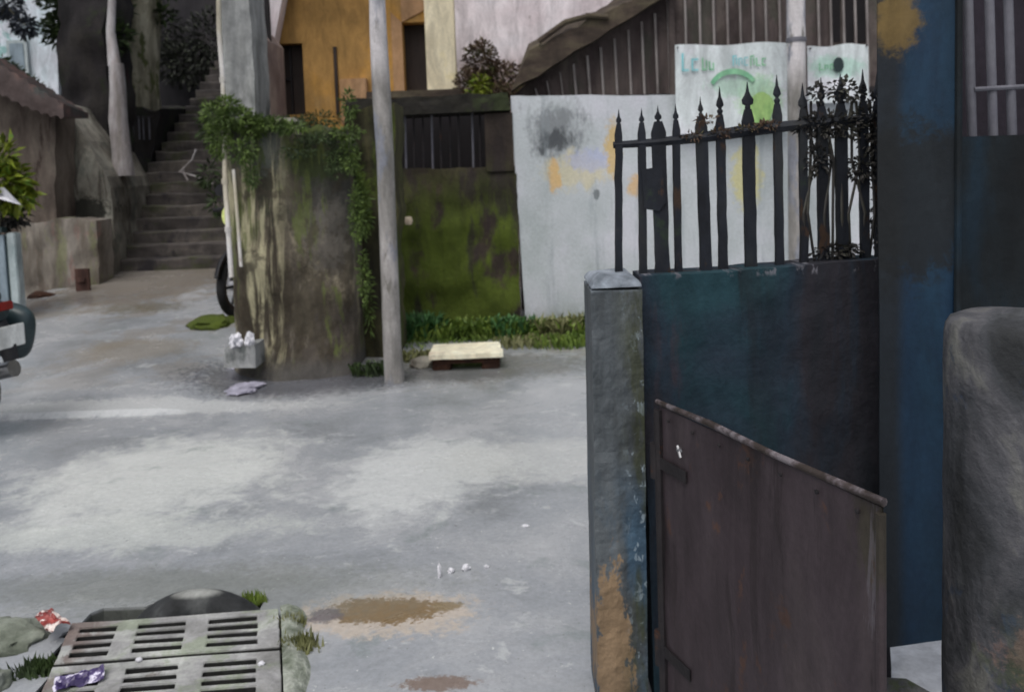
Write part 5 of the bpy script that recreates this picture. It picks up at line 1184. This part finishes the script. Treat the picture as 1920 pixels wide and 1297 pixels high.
for px in (1792, 1832, 1872, 1908, 1950, 1990):
    b_ = P(px+4, 262, BG); t_ = P(px-6, -90, BG); MB().tube([(b_.x, BG+.03, b_.z-(.0 if px != 1796 else -.0)), (t_.x, BG+.03, t_.z)], .0115, 8).build('bar', M_gbar, bt, smooth=True)
MB().tube([P(1826, 168, BG+.02), P(2000, 158, BG+.02)], .006, 8).build('cross_rail', M_gbar, bt)
MB().tube([(bgx1+.005, BG-.006, zb_+.03), (bgx1+.005, BG-.006, 2.24)], .009, 8).build('stile', M_bluedark, bt)
mb = MB(); wavy(mb, bgx1+.05, bgx1+1.2, 1.3, 2.6, BG+.5, 4, 4, .01); 
tag(mb.build('wall', mat('plum_dark_wall', [(.3, (30, 26, 34)), (.6, (44, 38, 48))], scale=(3, 3, 1), rough=.9, bump=.2)), 'plum-dark wall seen behind the grey gate bars at the top right', 'wall')
# rounded concrete post at right edge
RD = 1.5; rc = P(1935, 700, RD)
mb = MB(); zt4 = P(1870, 600, RD).z; rr = rc.x-P(1797, 750, RD).x
prof = [(rr*1.02, -.02), (rr*1.0, .3), (rr*1.0, .8), (rr, zt4-.035), (rr*.985, zt4-.018), (rr*.93, zt4-.005), (rr*.8, zt4), (rr*.4, zt4+.006), (rr*.05, zt4+.007)]
pf = []
for (a, z0), (b, z1) in zip(prof, prof[1:]):
    m_ = max(1, int(abs(z1-z0)/.03))
    for i in range(m_): pf.append((a+(b-a)*i/m_, z0+(z1-z0)*i/m_))
pf.append(prof[-1]); mb.lathe(pf, 48, Matrix.Translation((rc.x, RD+.02, 0)))
for v in mb.v:
    c = Vector((rc.x, RD+.02, v.z)); dd = v-c
    k2 = 1+.02*noise.fractal(v*9, 1, 2, 6); v.x = c.x+dd.x*k2; v.y = c.y+dd.y*k2
    v.z += .006*noise.noise(v*12)
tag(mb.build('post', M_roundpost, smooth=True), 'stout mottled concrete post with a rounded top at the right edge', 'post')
# low dark cement step at the bottom right
mb = MB(); a = G(1690, 1262); 
s0 = G(1700, 1268, .05); s1 = G(1740, 1296, .05)
mb.prism([(s0.x-.12, s0.y+.02, 0), (s0.x, s0.y, 0), (s1.x+.05, s1.y-.06, 0), (s1.x-.2, s1.y-.3, 0), (s0.x-.3, s0.y-.3, 0)], (0, 0, .05))
tag(mb.build('doorstep', M_roundpost, bevel=.008), 'low dark cement doorstep under the tall blue gate', 'step')

mb = MB(); mb.box((P(1640, 1250, 2.2).x, BG+.03, .001), (P(1900, 1250, 2.2).x, BG+.95, .012))
tag(mb.build('threshold', mat('pale_tile', [(.3, (214, 216, 222)), (.6, (228, 230, 234))], scale=(2, 2, 2), rough=.35, bump=.05), bevel=.003), 'pale smooth threshold slab seen under the tall blue gate', 'threshold')
